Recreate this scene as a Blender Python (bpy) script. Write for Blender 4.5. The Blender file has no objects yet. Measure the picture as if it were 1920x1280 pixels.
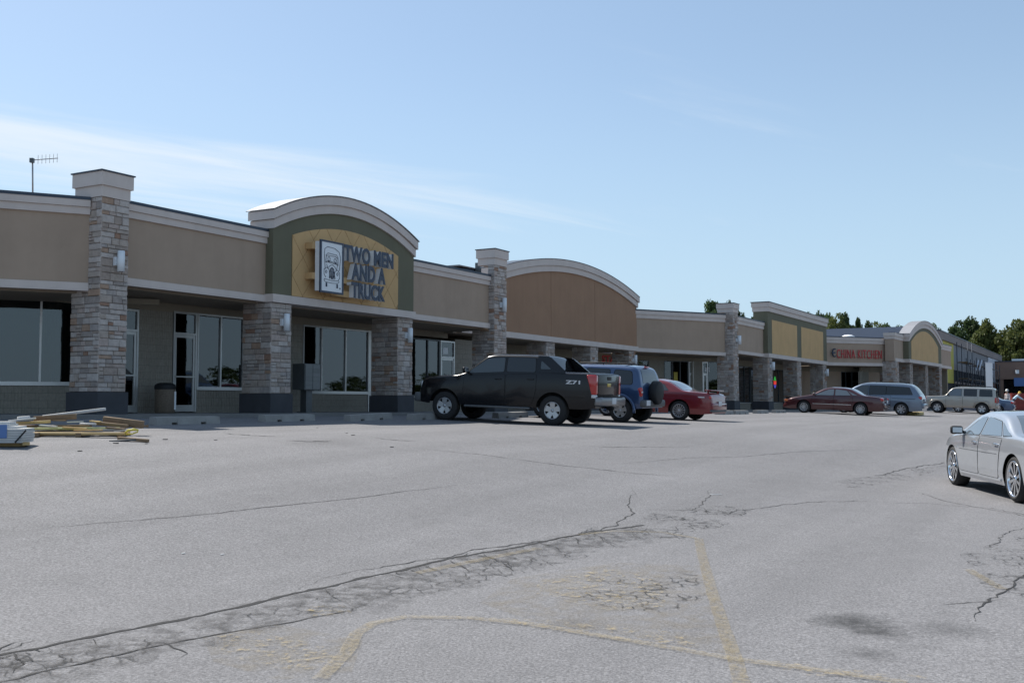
import bpy, bmesh, math, random
import numpy as np
from mathutils import Vector, Matrix
R = math.radians
random.seed(7); np.random.seed(7)
SC = bpy.context.scene
COL = SC.collection
EYE = 1.65                                   # eye height above the low part of the lot (m)
# ------------------------------------------------------------------ camera
F_PX = 1950.0; PITCH = math.atan(112/1950)
cam = bpy.data.cameras.new('camera'); camo = bpy.data.objects.new('camera', cam); COL.objects.link(camo)
cam.sensor_width = 36; cam.lens = 36*F_PX/1920; cam.clip_end = 3000; cam.clip_start = .05
camo.location = (0, 0, EYE); camo.rotation_euler = (R(90)+PITCH, 0, 0)
SC.camera = camo
# ------------------------------------------------------------------ building axes (also sets the sun)
ANG_A = R(29.8)
UA = Vector((math.sin(ANG_A), math.cos(ANG_A), 0)); NA = Vector((math.cos(ANG_A), -math.sin(ANG_A), 0))
# ------------------------------------------------------------------ sun + sky + exposure
SUN_EL = R(50)
sh = (-NA + .30*UA).normalized()
SUN_DIR = Vector((sh.x*math.cos(SUN_EL), sh.y*math.cos(SUN_EL), math.sin(SUN_EL)))
sl = bpy.data.lights.new('sun', 'SUN'); sl.energy = 4.2; sl.angle = R(.53); sl.color = (1, .955, .88)
so = bpy.data.objects.new('sun', sl); COL.objects.link(so)
so.rotation_euler = (-SUN_DIR).to_track_quat('-Z', 'Y').to_euler()
w = bpy.data.worlds.new('World'); SC.world = w; w.use_nodes = True
nt = w.node_tree; nt.nodes.clear()
def N(tree, typ, **kw):
    n = tree.nodes.new(typ)
    for k, v in kw.items():
        setattr(n, k, v)
    return n
def L(tree, a, b): tree.links.new(a, b)
sky = N(nt, 'ShaderNodeTexSky', sky_type='NISHITA', sun_disc=False)
sky.sun_elevation = SUN_EL; sky.sun_rotation = math.atan2(SUN_DIR.x, SUN_DIR.y)
sky.air_density = 1.0; sky.dust_density = .6; sky.ozone_density = 1.4; sky.altitude = 200
bg = N(nt, 'ShaderNodeBackground'); bg.inputs[1].default_value = .092
out = N(nt, 'ShaderNodeOutputWorld')
tc = N(nt, 'ShaderNodeTexCoord')
sep = N(nt, 'ShaderNodeSeparateXYZ'); L(nt, tc.outputs['Generated'], sep.inputs[0])
# thin cirrus: stretched noise on a flat cloud layer (direction / height)
dv = N(nt, 'ShaderNodeMath', operation='MAXIMUM'); L(nt, sep.outputs['Z'], dv.inputs[0]); dv.inputs[1].default_value = .04
vx = N(nt, 'ShaderNodeMath', operation='DIVIDE'); L(nt, sep.outputs['X'], vx.inputs[0]); L(nt, dv.outputs[0], vx.inputs[1])
vy = N(nt, 'ShaderNodeMath', operation='DIVIDE'); L(nt, sep.outputs['Y'], vy.inputs[0]); L(nt, dv.outputs[0], vy.inputs[1])
cb = N(nt, 'ShaderNodeCombineXYZ'); L(nt, vx.outputs[0], cb.inputs[0]); L(nt, vy.outputs[0], cb.inputs[1])
m0 = N(nt, 'ShaderNodeMapping'); m0.inputs['Rotation'].default_value = (0, 0, R(-44)); L(nt, cb.outputs[0], m0.inputs[0])
mp = N(nt, 'ShaderNodeMapping'); mp.inputs['Scale'].default_value = (.22, .95, 1); mp.inputs['Location'].default_value = (.35, .6, 0)
L(nt, m0.outputs[0], mp.inputs[0])
nz = N(nt, 'ShaderNodeTexNoise'); nz.inputs['Scale'].default_value = 1.3; nz.inputs['Detail'].default_value = 9; nz.inputs['Roughness'].default_value = .6; nz.inputs['Distortion'].default_value = .6
L(nt, mp.outputs[0], nz.inputs[0])
# a long cirrus bank lies across the sky behind the roofs; a faint veil elsewhere
s2 = N(nt, 'ShaderNodeSeparateXYZ'); L(nt, m0.outputs[0], s2.inputs[0])
db_ = N(nt, 'ShaderNodeMath', operation='SUBTRACT'); L(nt, s2.outputs['Y'], db_.inputs[0]); db_.inputs[1].default_value = 4.25
ab = N(nt, 'ShaderNodeMath', operation='ABSOLUTE'); L(nt, db_.outputs[0], ab.inputs[0])
bk = N(nt, 'ShaderNodeMapRange', interpolation_type='SMOOTHSTEP'); bk.inputs[1].default_value = 0; bk.inputs[2].default_value = 1.7; bk.inputs[3].default_value = .33; bk.inputs[4].default_value = 0; L(nt, ab.outputs[0], bk.inputs[0])
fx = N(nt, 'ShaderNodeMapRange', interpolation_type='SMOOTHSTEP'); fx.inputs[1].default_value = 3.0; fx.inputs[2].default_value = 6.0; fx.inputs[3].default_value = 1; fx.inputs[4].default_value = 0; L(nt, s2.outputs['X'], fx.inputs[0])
bf = N(nt, 'ShaderNodeMath', operation='MULTIPLY'); L(nt, bk.outputs[0], bf.inputs[0]); L(nt, fx.outputs[0], bf.inputs[1])
ad_ = N(nt, 'ShaderNodeMath', operation='ADD'); L(nt, nz.outputs[0], ad_.inputs[0]); L(nt, bf.outputs[0], ad_.inputs[1])
cr = N(nt, 'ShaderNodeMapRange', interpolation_type='SMOOTHSTEP'); cr.inputs[1].default_value = .61; cr.inputs[2].default_value = 1.0; cr.inputs[3].default_value = 0; cr.inputs[4].default_value = .75
L(nt, ad_.outputs[0], cr.inputs[0])
# pale haze towards the horizon
hz = N(nt, 'ShaderNodeMapRange', interpolation_type='SMOOTHSTEP'); hz.inputs[1].default_value = -.02; hz.inputs[2].default_value = .34; hz.inputs[3].default_value = .92; hz.inputs[4].default_value = .30; L(nt, sep.outputs['Z'], hz.inputs[0])
mh = N(nt, 'ShaderNodeMix', data_type='RGBA'); L(nt, hz.outputs[0], mh.inputs['Factor']); L(nt, sky.outputs[0], mh.inputs['A']); mh.inputs['B'].default_value = (3.65, 5.05, 6.3, 1)
mx = N(nt, 'ShaderNodeMix', data_type='RGBA'); L(nt, cr.outputs[0], mx.inputs['Factor'])
L(nt, mh.outputs['Result'], mx.inputs['A']); mx.inputs['B'].default_value = (6.2, 6.7, 7.2, 1)
L(nt, mx.outputs['Result'], bg.inputs[0]); L(nt, bg.outputs[0], out.inputs[0])
SC.view_settings.view_transform = 'Standard'; SC.view_settings.look = 'None'
SC.view_settings.gamma = 1; SC.view_settings.use_curve_mapping = False
SC.view_settings.exposure = .60

# ================================================================== helpers
def ray(px, py):
    C, S = math.cos(PITCH), math.sin(PITCH)
    a = (px-960)/F_PX; b = (640-py)/F_PX
    return Vector((a, C-b*S, S+b*C))
def P(px, py, D):
    r = ray(px, py); r = r*(D/r.y); return Vector((r.x, r.y, r.z+EYE))
class FR:                                    # a facade frame: t along the wall, d out towards the lot, h above the eye
    def __init__(s, o, ang):
        s.o = Vector((o[0], o[1], 0)); s.ang = ang
        s.u = Vector((math.sin(ang), math.cos(ang), 0)); s.n = Vector((math.cos(ang), -math.sin(ang), 0))
    def p(s, t, d, h): v = s.o + s.u*t + s.n*d; return Vector((v.x, v.y, h+EYE))
    def at(s, px, py, d):
        r = ray(px, py); k = (d + s.o.dot(s.n))/(r.x*s.n.x + r.y*s.n.y); v = Vector((r.x*k, r.y*k, 0)) - s.o
        return v.dot(s.u), r.z*k
    def td(s, v): q = Vector((v[0], v[1], 0))-s.o; return q.dot(s.u), q.dot(s.n)
FA = FR((-9.41, 25.66), ANG_A)
def fr_between(a, b): return FR((a[0], a[1]), math.atan2(b[0]-a[0], b[1]-a[1]))
def lerp(pts, x):
    return float(np.interp(x, [p[0] for p in pts], [p[1] for p in pts]))
# ground height
def dfront(t): return lerp([(-60, -6), (-14, -4), (-1.5, 0), (18, 0), (36, 0), (44, 1.9), (66, 1.9), (72, 5.6), (200, 6)], t)
PROF = [(-1e3, 0), (1.6, 0), (3.2, -.10), (4.6, -.155), (8, -.24), (10, -.36), (12, -.55), (14, -.78), (16, -1.03), (17.6, -1.17), (19, -1.215), (21, -1.24), (24, -1.25), (1e3, -1.25)]
SHIFT = [(-5, 0), (0, 0), (4, .5), (6.5, 1.7), (11.4, 3), (15, 4.2), (25, 5), (38, 5.8), (60, 6), (100, 6)]
PX = np.array([p[0] for p in PROF]); PZ = np.array([p[1] for p in PROF])
def g(x, y):
    q = (x-FA.o.x, y-FA.o.y); t = q[0]*UA.x+q[1]*UA.y; d = q[0]*NA.x+q[1]*NA.y
    base = -.415 - .005*min(max(t, -4), 110)
    e = d - dfront(t); e -= lerp(SHIFT, t)*min(1, max(0, e/3))
    s = sum(float(np.interp(e+k, PX, PZ)) for k in (-.8, -.4, 0, .4, .8))/5
    return base + s + EYE
def G(px, py):                               # the ground point seen at a pixel
    r = ray(px, py); k = 3.0
    while k < 400:
        if r.z*k+EYE < g(r.x*k, r.y*k): break
        k += .25
    lo, hi = k-.25, k
    for _ in range(20):
        m = (lo+hi)/2
        if r.z*m+EYE < g(r.x*m, r.y*m): hi = m
        else: lo = m
    return Vector((r.x*hi, r.y*hi, r.z*hi+EYE))

MATS = {}
STREAK = ('stucco_tan', 'stucco_white', 'stucco_olive', 'stucco_yellow', 'stucco_brown', 'base_grey', 'wall_tan')
def mat(name, col=(.5, .5, .5), rough=.7, metal=0., spec=.5, coat=0., var=0., vscale=6., bump=0., bscale=40., emit=0., rnd=0., detail=4, trans=None):
    if name in MATS: return MATS[name]
    m = bpy.data.materials.new(name); m.use_nodes = True; t = m.node_tree; b = t.nodes['Principled BSDF']
    b.inputs['Base Color'].default_value = (*col, 1); b.inputs['Roughness'].default_value = rough; b.inputs['Metallic'].default_value = metal
    b.inputs['Specular IOR Level'].default_value = spec; b.inputs['Coat Weight'].default_value = coat; b.inputs['Coat Roughness'].default_value = .04
    co = N(t, 'ShaderNodeTexCoord')
    if var or rnd:
        fac = None
        if var:
            n = N(t, 'ShaderNodeTexNoise'); n.inputs['Scale'].default_value = vscale; n.inputs['Detail'].default_value = detail; n.inputs['Roughness'].default_value = .62
            L(t, co.outputs['Object'], n.inputs[0])
            mr = N(t, 'ShaderNodeMapRange'); mr.inputs[1].default_value = .25; mr.inputs[2].default_value = .75; mr.inputs[3].default_value = 1-var; mr.inputs[4].default_value = 1+var
            L(t, n.outputs[0], mr.inputs[0]); fac = mr.outputs[0]
            if name in STREAK:                 # faint weather streaks running down the wall
                mpp = N(t, 'ShaderNodeMapping'); mpp.inputs['Scale'].default_value = (2.6, 2.6, .3); L(t, co.outputs['Object'], mpp.inputs[0])
                n3 = N(t, 'ShaderNodeTexNoise'); n3.inputs['Scale'].default_value = 1; n3.inputs['Detail'].default_value = 5; L(t, mpp.outputs[0], n3.inputs[0])
                m3 = N(t, 'ShaderNodeMapRange'); m3.inputs[1].default_value = .45; m3.inputs[2].default_value = .75; m3.inputs[3].default_value = 1.01; m3.inputs[4].default_value = .945; L(t, n3.outputs[0], m3.inputs[0])
                mm3 = N(t, 'ShaderNodeMath', operation='MULTIPLY'); L(t, fac, mm3.inputs[0]); L(t, m3.outputs[0], mm3.inputs[1]); fac = mm3.outputs[0]
        if rnd:
            oi = N(t, 'ShaderNodeObjectInfo'); r2 = N(t, 'ShaderNodeMapRange'); r2.inputs[3].default_value = 1-rnd; r2.inputs[4].default_value = 1+rnd
            L(t, oi.outputs['Random'], r2.inputs[0])
            if fac:
                mm = N(t, 'ShaderNodeMath', operation='MULTIPLY'); L(t, fac, mm.inputs[0]); L(t, r2.outputs[0], mm.inputs[1]); fac = mm.outputs[0]
            else: fac = r2.outputs[0]
        v = N(t, 'ShaderNodeVectorMath', operation='SCALE'); v.inputs[0].default_value = col; L(t, fac, v.inputs['Scale'])
        L(t, v.outputs[0], b.inputs['Base Color'])
    if bump:
        n2 = N(t, 'ShaderNodeTexNoise'); n2.inputs['Scale'].default_value = bscale; n2.inputs['Detail'].default_value = 3
        L(t, co.outputs['Object'], n2.inputs[0])
        bp = N(t, 'ShaderNodeBump'); bp.inputs['Strength'].default_value = bump; bp.inputs['Distance'].default_value = .01
        L(t, n2.outputs[0], bp.inputs['Height']); L(t, bp.outputs[0], b.inputs['Normal'])
    if emit:
        b.inputs['Emission Color'].default_value = (*col, 1); b.inputs['Emission Strength'].default_value = emit
    MATS[name] = m; return m

class MB:
    def __init__(s): s.v = []; s.f = []; s.sm = []
    def add(s, vs, fs, smooth=False):
        o = len(s.v); s.v += [tuple(v) for v in vs]; s.f += [tuple(i+o for i in f) for f in fs]; s.sm += [smooth]*len(fs); return s
    def hexa(s, c, smooth=False):            # 8 corners: bottom ring 0-3, top ring 4-7
        return s.add(c, [(3, 2, 1, 0), (4, 5, 6, 7), (0, 1, 5, 4), (1, 2, 6, 5), (2, 3, 7, 6), (3, 0, 4, 7)], smooth)
    def box(s, fr, t0, t1, d0, d1, h0, h1, h0b=None, h1b=None):   # optional heights at the t1 end
        h0b = h0 if h0b is None else h0b; h1b = h1 if h1b is None else h1b; p = fr.p
        return s.hexa([p(t0, d1, h0), p(t1, d1, h0b), p(t1, d0, h0b), p(t0, d0, h0), p(t0, d1, h1), p(t1, d1, h1b), p(t1, d0, h1b), p(t0, d0, h1)])
    def strip(s, fr, top, bot, d0, d1):      # curved bar: lists of (t,h)
        n = len(top); vs = []
        for (a, b) in zip(top, bot):
            vs += [fr.p(a[0], d1, a[1]), fr.p(b[0], d1, b[1]), fr.p(b[0], d0, b[1]), fr.p(a[0], d0, a[1])]
        fs = []
        for i in range(n-1):
            k = 4*i
            for j in range(4): fs.append((k+j, k+(j+1) % 4, k+4+(j+1) % 4, k+4+j))
        fs += [(3, 2, 1, 0), (4*n-4, 4*n-3, 4*n-2, 4*n-1)]
        return s.add(vs, fs)
    def prism(s, fr, poly, d0, d1):
        n = len(poly); vs = [fr.p(a, d1, b) for a, b in poly]+[fr.p(a, d0, b) for a, b in poly]
        fs = [tuple(range(n)), tuple(range(2*n-1, n-1, -1))]+[(i, i+n, (i+1) % n+n, (i+1) % n) for i in range(n)]
        return s.add(vs, fs)
    def bar(s, a, b, w, h, up=Vector((0, 0, 1))):   # a beam between two points
        a = Vector(a); b = Vector(b); x = (b-a).normalized(); y = up.cross(x)
        if y.length < 1e-4: y = Vector((1, 0, 0))
        y.normalize(); z = x.cross(y); y = y*(w/2); z = z*(h/2)
        return s.hexa([a-y-z, b-y-z, b+y-z, a+y-z, a-y+z, b-y+z, b+y+z, a+y+z])
    def cbox(s, c, sx, sy, sz, ang=0):
        ca, sa = math.cos(ang), math.sin(ang); q = []
        for z in (-sz/2, sz/2):
            for x, y in ((-sx/2, -sy/2), (sx/2, -sy/2), (sx/2, sy/2), (-sx/2, sy/2)): q.append((c[0]+x*ca-y*sa, c[1]+x*sa+y*ca, c[2]+z))
        return s.hexa(q)
    def tube(s, pts, r, n=8, cap=True):
        pts = [Vector(p) for p in pts]; rr = r if isinstance(r, (list, tuple)) else [r]*len(pts); vs = []; up = None
        for i, p in enumerate(pts):
            d = (pts[min(i+1, len(pts)-1)]-pts[max(i-1, 0)]).normalized()
            a = d.cross(Vector((0, 0, 1)) if abs(d.z) < .95 else Vector((1, 0, 0))).normalized()
            if up is not None and a.dot(up) < 0: a = -a
            up = a; b = d.cross(a)
            vs += [p+(a*math.cos(2*math.pi*k/n)+b*math.sin(2*math.pi*k/n))*rr[i] for k in range(n)]
        fs = [(i*n+k, i*n+(k+1) % n, (i+1)*n+(k+1) % n, (i+1)*n+k) for i in range(len(pts)-1) for k in range(n)]
        s.add(vs, fs, True)
        if cap:
            o = len(s.v)-len(vs); s.f += [tuple(o+k for k in range(n-1, -1, -1)), tuple(o+len(vs)-n+k for k in range(n))]; s.sm += [False]*2
        return s
    def lathe(s, prof, n, M, closed=False):  # prof (r, axial); M maps (x, axial, z)
        vs = []; m = len(prof)
        for k in range(n):
            a = 2*math.pi*k/n
            vs += [M @ Vector((r*math.cos(a), ax, r*math.sin(a))) for r, ax in prof]
        fs = [(k*m+j, k*m+j+1, ((k+1) % n)*m+j+1, ((k+1) % n)*m+j) for k in range(n) for j in range(m-1)]
        return s.add(vs, fs, True)
    def build(s, name, m, parent=None, smooth=None, inv=True):
        me = bpy.data.meshes.new(name); me.from_pydata(s.v, [], s.f); me.materials.append(m if not isinstance(m, str) else MATS[m])
        sm = s.sm if smooth is None else [smooth]*len(s.f)
        me.polygons.foreach_set('use_smooth', sm)
        bm = bmesh.new(); bm.from_mesh(me); bmesh.ops.recalc_face_normals(bm, faces=bm.faces); bm.to_mesh(me); bm.free()
        me.update()
        return put(name, me, parent, inv)
RM = {}
def put(name, me, parent=None, inv=True):
    o = bpy.data.objects.new(name, me); COL.objects.link(o)
    if parent is not None:
        o.parent = parent
        if inv and parent.name in RM: o.matrix_parent_inverse = RM[parent.name].inverted()
        if inv and parent.name in RM: RM[o.name] = RM[parent.name] if False else Matrix.Identity(4)
    return o
def thing(name, label, cat, loc=(0, 0, 0), rotz=0, group=None):
    o = bpy.data.objects.new(name, None); COL.objects.link(o); o.location = loc; o.rotation_euler = (0, 0, rotz); o.empty_display_size = .2
    o['label'] = label; o['category'] = cat
    if group: o['group'] = group
    RM[o.name] = Matrix.Translation(loc) @ Matrix.Rotation(rotz, 4, 'Z'); return o
def tag(o, label, cat, group=None):
    o['label'] = label; o['category'] = cat
    if group: o['group'] = group
    return o
def struct(o): o['kind'] = 'structure'; return o
def recenter(o):                              # put the origin of a one-mesh thing at its base
    v = [x.co for x in o.data.vertices]; c = Vector((sum(p.x for p in v)/len(v), sum(p.y for p in v)/len(v), min(p.z for p in v)))
    o.data.transform(Matrix.Translation(-c)); o.location = c; return o
_tx = {}
def text_parts(s, off=.0, ext=.05, sp=1.):           # list of connected letters: (verts, faces) in text space
    cu = bpy.data.curves.new('t', 'FONT'); cu.body = s; cu.extrude = ext; cu.offset = off; cu.size = 1; cu.resolution_u = 4; cu.space_character = sp
    o = bpy.data.objects.new('t', cu); COL.objects.link(o); bpy.context.view_layer.update()
    me = bpy.data.meshes.new_from_object(o.evaluated_get(bpy.context.evaluated_depsgraph_get()))
    bpy.data.objects.remove(o); bpy.data.curves.remove(cu)
    bm = bmesh.new(); bm.from_mesh(me); bmesh.ops.remove_doubles(bm, verts=bm.verts, dist=1e-5); bm.verts.ensure_lookup_table(); bm.verts.index_update()
    seen = set(); res = []
    for v in bm.verts:
        if v.index in seen: continue
        st = [v]; comp = []; seen.add(v.index)
        while st:
            q = st.pop(); comp.append(q)
            for e in q.link_edges:
                r = e.other_vert(q)
                if r.index not in seen: seen.add(r.index); st.append(r)
        ids = {q.index: i for i, q in enumerate(comp)}; fs = set()
        for q in comp:
            for f in q.link_faces: fs.add(f)
        res.append(([q.co.copy() for q in comp], [tuple(ids[x.index] for x in f.verts) for f in fs]))
    bm.free(); bpy.data.meshes.remove(me); res.sort(key=lambda r: min(p.x for p in r[0])); return res
def letters(s, fr, t0, t1, h0, h1, d0, d1, m, parent, off=.02, name='letter', sp=1.):
    ps = text_parts(s, off, sp=sp); xs = [p.x for r in ps for p in r[0]]; ys = [p.y for r in ps for p in r[0]]; zs = [p.z for r in ps for p in r[0]]
    mp_ = lambda p: fr.p(t0+(p.x-min(xs))/(max(xs)-min(xs))*(t1-t0), d0+(p.z-min(zs))/(max(zs)-min(zs))*(d1-d0), h0+(p.y-min(ys))/(max(ys)-min(ys))*(h1-h0))
    return [MB().add([mp_(p) for p in vs], fs).build(name, m, parent) for vs, fs in ps]

# ================================================================== materials
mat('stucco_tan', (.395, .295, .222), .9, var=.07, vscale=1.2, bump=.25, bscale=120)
mat('stucco_white', (.61, .53, .485), .85, var=.06, vscale=1.5, bump=.15, bscale=120)
mat('stucco_olive', (.150, .142, .095), .9, var=.06, vscale=1.5, bump=.25, bscale=120)
mat('stucco_yellow', (.58, .375, .18), .9, var=.08, vscale=1.3, bump=.2, bscale=120)
mat('stucco_brown', (.33, .195, .12), .9, var=.07, vscale=.9, bump=.25, bscale=120)
mat('groove', (.34, .21, .09), .9)
mat('coping', (.045, .06, .085), .45, metal=.3, var=.1)
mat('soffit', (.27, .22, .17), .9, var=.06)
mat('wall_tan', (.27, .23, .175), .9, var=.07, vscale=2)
mat('base_grey', (.052, .054, .062), .8, var=.15, vscale=3, bump=.2)
mat('mortar', (.16, .14, .12), .95)
mat('sidewalk', (.19, .185, .18), .9, var=.15, vscale=2, bump=.3, bscale=60); mat('concrete', (.30, .29, .275), .9, var=.18, vscale=3, bump=.3, bscale=60)
mat('alu', (.55, .55, .54), .42, metal=.75, var=.05)
mat('alu_dark', (.10, .11, .115), .45, metal=.5)
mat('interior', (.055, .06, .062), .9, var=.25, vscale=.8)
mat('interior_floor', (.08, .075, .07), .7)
mat('blind', (.16, .165, .16), .8, var=.1)
mat('white_paint', (.78, .80, .82), .5)
mat('lamp_white', (.74, .77, .80), .4)
mat('navy', (.035, .05, .085), .45)
mat('red_letter', (.50, .035, .04), .45)
mat('roof', (.16, .16, .17), .9, var=.15)
mat('roof_sheet', (.27, .27, .285), .6, metal=.2, rnd=.25)
mat('rubber', (.018, .018, .019), .85, bump=.2, bscale=60)
mat('wheel_silver', (.42, .43, .45), .32, metal=.85)
mat('chrome', (.75, .76, .78), .12, metal=1.)
mat('plastic_black', (.016, .017, .019), .6, spec=.3)
mat('plastic_grey', (.09, .095, .10), .55)
mat('under', (.010, .010, .011), .9)
mat('tail_red', (.42, .012, .012), .15, coat=1)
mat('lamp_clear', (.55, .56, .58), .1, coat=1)
mat('lamp_amber', (.50, .12, .02), .2, coat=1)
mat('bumper_steel', (.22, .22, .23), .3, metal=.7); mat('plate', (.65, .66, .68), .5)
mat('dirt', (.10, .09, .08), .95)
def glass_shop():
    m = bpy.data.materials.new('shop_glass'); m.use_nodes = True; t = m.node_tree; t.nodes.clear()
    o = N(t, 'ShaderNodeOutputMaterial'); mixs = N(t, 'ShaderNodeMixShader'); tr = N(t, 'ShaderNodeBsdfTransparent'); gl = N(t, 'ShaderNodeBsdfGlossy')
    tr.inputs[0].default_value = (.42, .47, .48, 1); gl.inputs['Roughness'].default_value = .015; gl.inputs[0].default_value = (.92, .96, 1, 1)
    fz = N(t, 'ShaderNodeFresnel'); fz.inputs[0].default_value = 1.8; L(t, fz.outputs[0], mixs.inputs[0]); L(t, tr.outputs[0], mixs.inputs[1]); L(t, gl.outputs[0], mixs.inputs[2])
    co = N(t, 'ShaderNodeTexCoord'); nn = N(t, 'ShaderNodeTexNoise'); nn.inputs['Scale'].default_value = .7; L(t, co.outputs['Object'], nn.inputs[0])
    b = N(t, 'ShaderNodeBump'); b.inputs['Strength'].default_value = .06; b.inputs['Distance'].default_value = .05; L(t, nn.outputs[0], b.inputs['Height']); L(t, b.outputs[0], gl.inputs['Normal'])
    L(t, mixs.outputs[0], o.inputs[0]); MATS['shop_glass'] = m
glass_shop()
def stone_mat():
    m = bpy.data.materials.new('ledge_stone'); m.use_nodes = True; t = m.node_tree; b = t.nodes['Principled BSDF']; b.inputs['Roughness'].default_value = .9
    oi = N(t, 'ShaderNodeObjectInfo'); ge = N(t, 'ShaderNodeNewGeometry'); ad = N(t, 'ShaderNodeMath', operation='ADD'); L(t, oi.outputs['Random'], ad.inputs[0]); L(t, ge.outputs['Random Per Island'], ad.inputs[1])
    fr = N(t, 'ShaderNodeMath', operation='FRACT'); L(t, ad.outputs[0], fr.inputs[0])
    r = N(t, 'ShaderNodeValToRGB'); r.color_ramp.interpolation = 'CONSTANT'; e = r.color_ramp.elements
    cols = [(0, (.40, .335, .29)), (.18, (.45, .395, .36)), (.36, (.35, .285, .245)), (.48, (.43, .35, .31)), (.60, (.315, .27, .245)), (.70, (.49, .435, .40)), (.84, (.38, .26, .19)), (.90, (.36, .32, .30)), (.96, (.31, .19, .135))]
    e[0].position = 0; e[0].color = (*cols[0][1], 1); e[1].position = cols[1][0]; e[1].color = (*cols[1][1], 1)
    for p, c in cols[2:]: q = e.new(p); q.color = (*c, 1)
    L(t, fr.outputs[0], r.inputs[0])
    nn = N(t, 'ShaderNodeTexNoise'); nn.inputs['Scale'].default_value = 9; nn.inputs['Detail'].default_value = 6; nn.inputs['Roughness'].default_value = .7
    L(t, ge.outputs['Position'], nn.inputs[0]); mr = N(t, 'ShaderNodeMapRange'); mr.inputs[1].default_value = .25; mr.inputs[2].default_value = .75; mr.inputs[3].default_value = .72; mr.inputs[4].default_value = 1.25; L(t, nn.outputs[0], mr.inputs[0])
    v = N(t, 'ShaderNodeVectorMath', operation='SCALE'); L(t, r.outputs[0], v.inputs[0]); L(t, mr.outputs[0], v.inputs['Scale']); L(t, v.outputs[0], b.inputs['Base Color'])
    bp = N(t, 'ShaderNodeBump'); bp.inputs['Strength'].default_value = .6; bp.inputs['Distance'].default_value = .015; n2 = N(t, 'ShaderNodeTexNoise'); n2.inputs['Scale'].default_value = 28; n2.inputs['Detail'].default_value = 4; L(t, ge.outputs['Position'], n2.inputs[0])
    L(t, n2.outputs[0], bp.inputs['Height']); L(t, bp.outputs[0], b.inputs['Normal']); MATS['ledge_stone'] = m
stone_mat()
def block_mat():                              # ribbed split-face block: fine vertical flutes
    m = bpy.data.materials.new('ribbed_block'); m.use_nodes = True; t = m.node_tree; b = t.nodes['Principled BSDF']; b.inputs['Roughness'].default_value = .92
    ge = N(t, 'ShaderNodeNewGeometry'); d = N(t, 'ShaderNodeVectorMath', operation='DOT_PRODUCT'); d.inputs[1].default_value = UA; L(t, ge.outputs['Position'], d.inputs[0])
    s = N(t, 'ShaderNodeMath', operation='MULTIPLY'); s.inputs[1].default_value = 2*math.pi/.066; L(t, d.outputs['Value'], s.inputs[0]); sn = N(t, 'ShaderNodeMath', operation='SINE'); L(t, s.outputs[0], sn.inputs[0])
    bp = N(t, 'ShaderNodeBump'); bp.inputs['Strength'].default_value = .8; bp.inputs['Distance'].default_value = .006; L(t, sn.outputs[0], bp.inputs['Height']); L(t, bp.outputs[0], b.inputs['Normal'])
    nn = N(t, 'ShaderNodeTexNoise'); nn.inputs['Scale'].default_value = 14; nn.inputs['Detail'].default_value = 5; L(t, ge.outputs['Position'], nn.inputs[0])
    oi = N(t, 'ShaderNodeObjectInfo'); a = N(t, 'ShaderNodeMath', operation='MULTIPLY_ADD'); L(t, oi.outputs['Random'], a.inputs[0]); a.inputs[1].default_value = .16; L(t, nn.outputs[0], a.inputs[2])
    mr = N(t, 'ShaderNodeMapRange'); mr.inputs[1].default_value = .3; mr.inputs[2].default_value = .9; mr.inputs[3].default_value = .85; mr.inputs[4].default_value = 1.15; L(t, a.outputs[0], mr.inputs[0])
    v = N(t, 'ShaderNodeVectorMath', operation='SCALE'); v.inputs[0].default_value = (.27, .245, .205); L(t, mr.outputs[0], v.inputs['Scale']); L(t, v.outputs[0], b.inputs['Base Color']); MATS['ribbed_block'] = m
block_mat()
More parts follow.
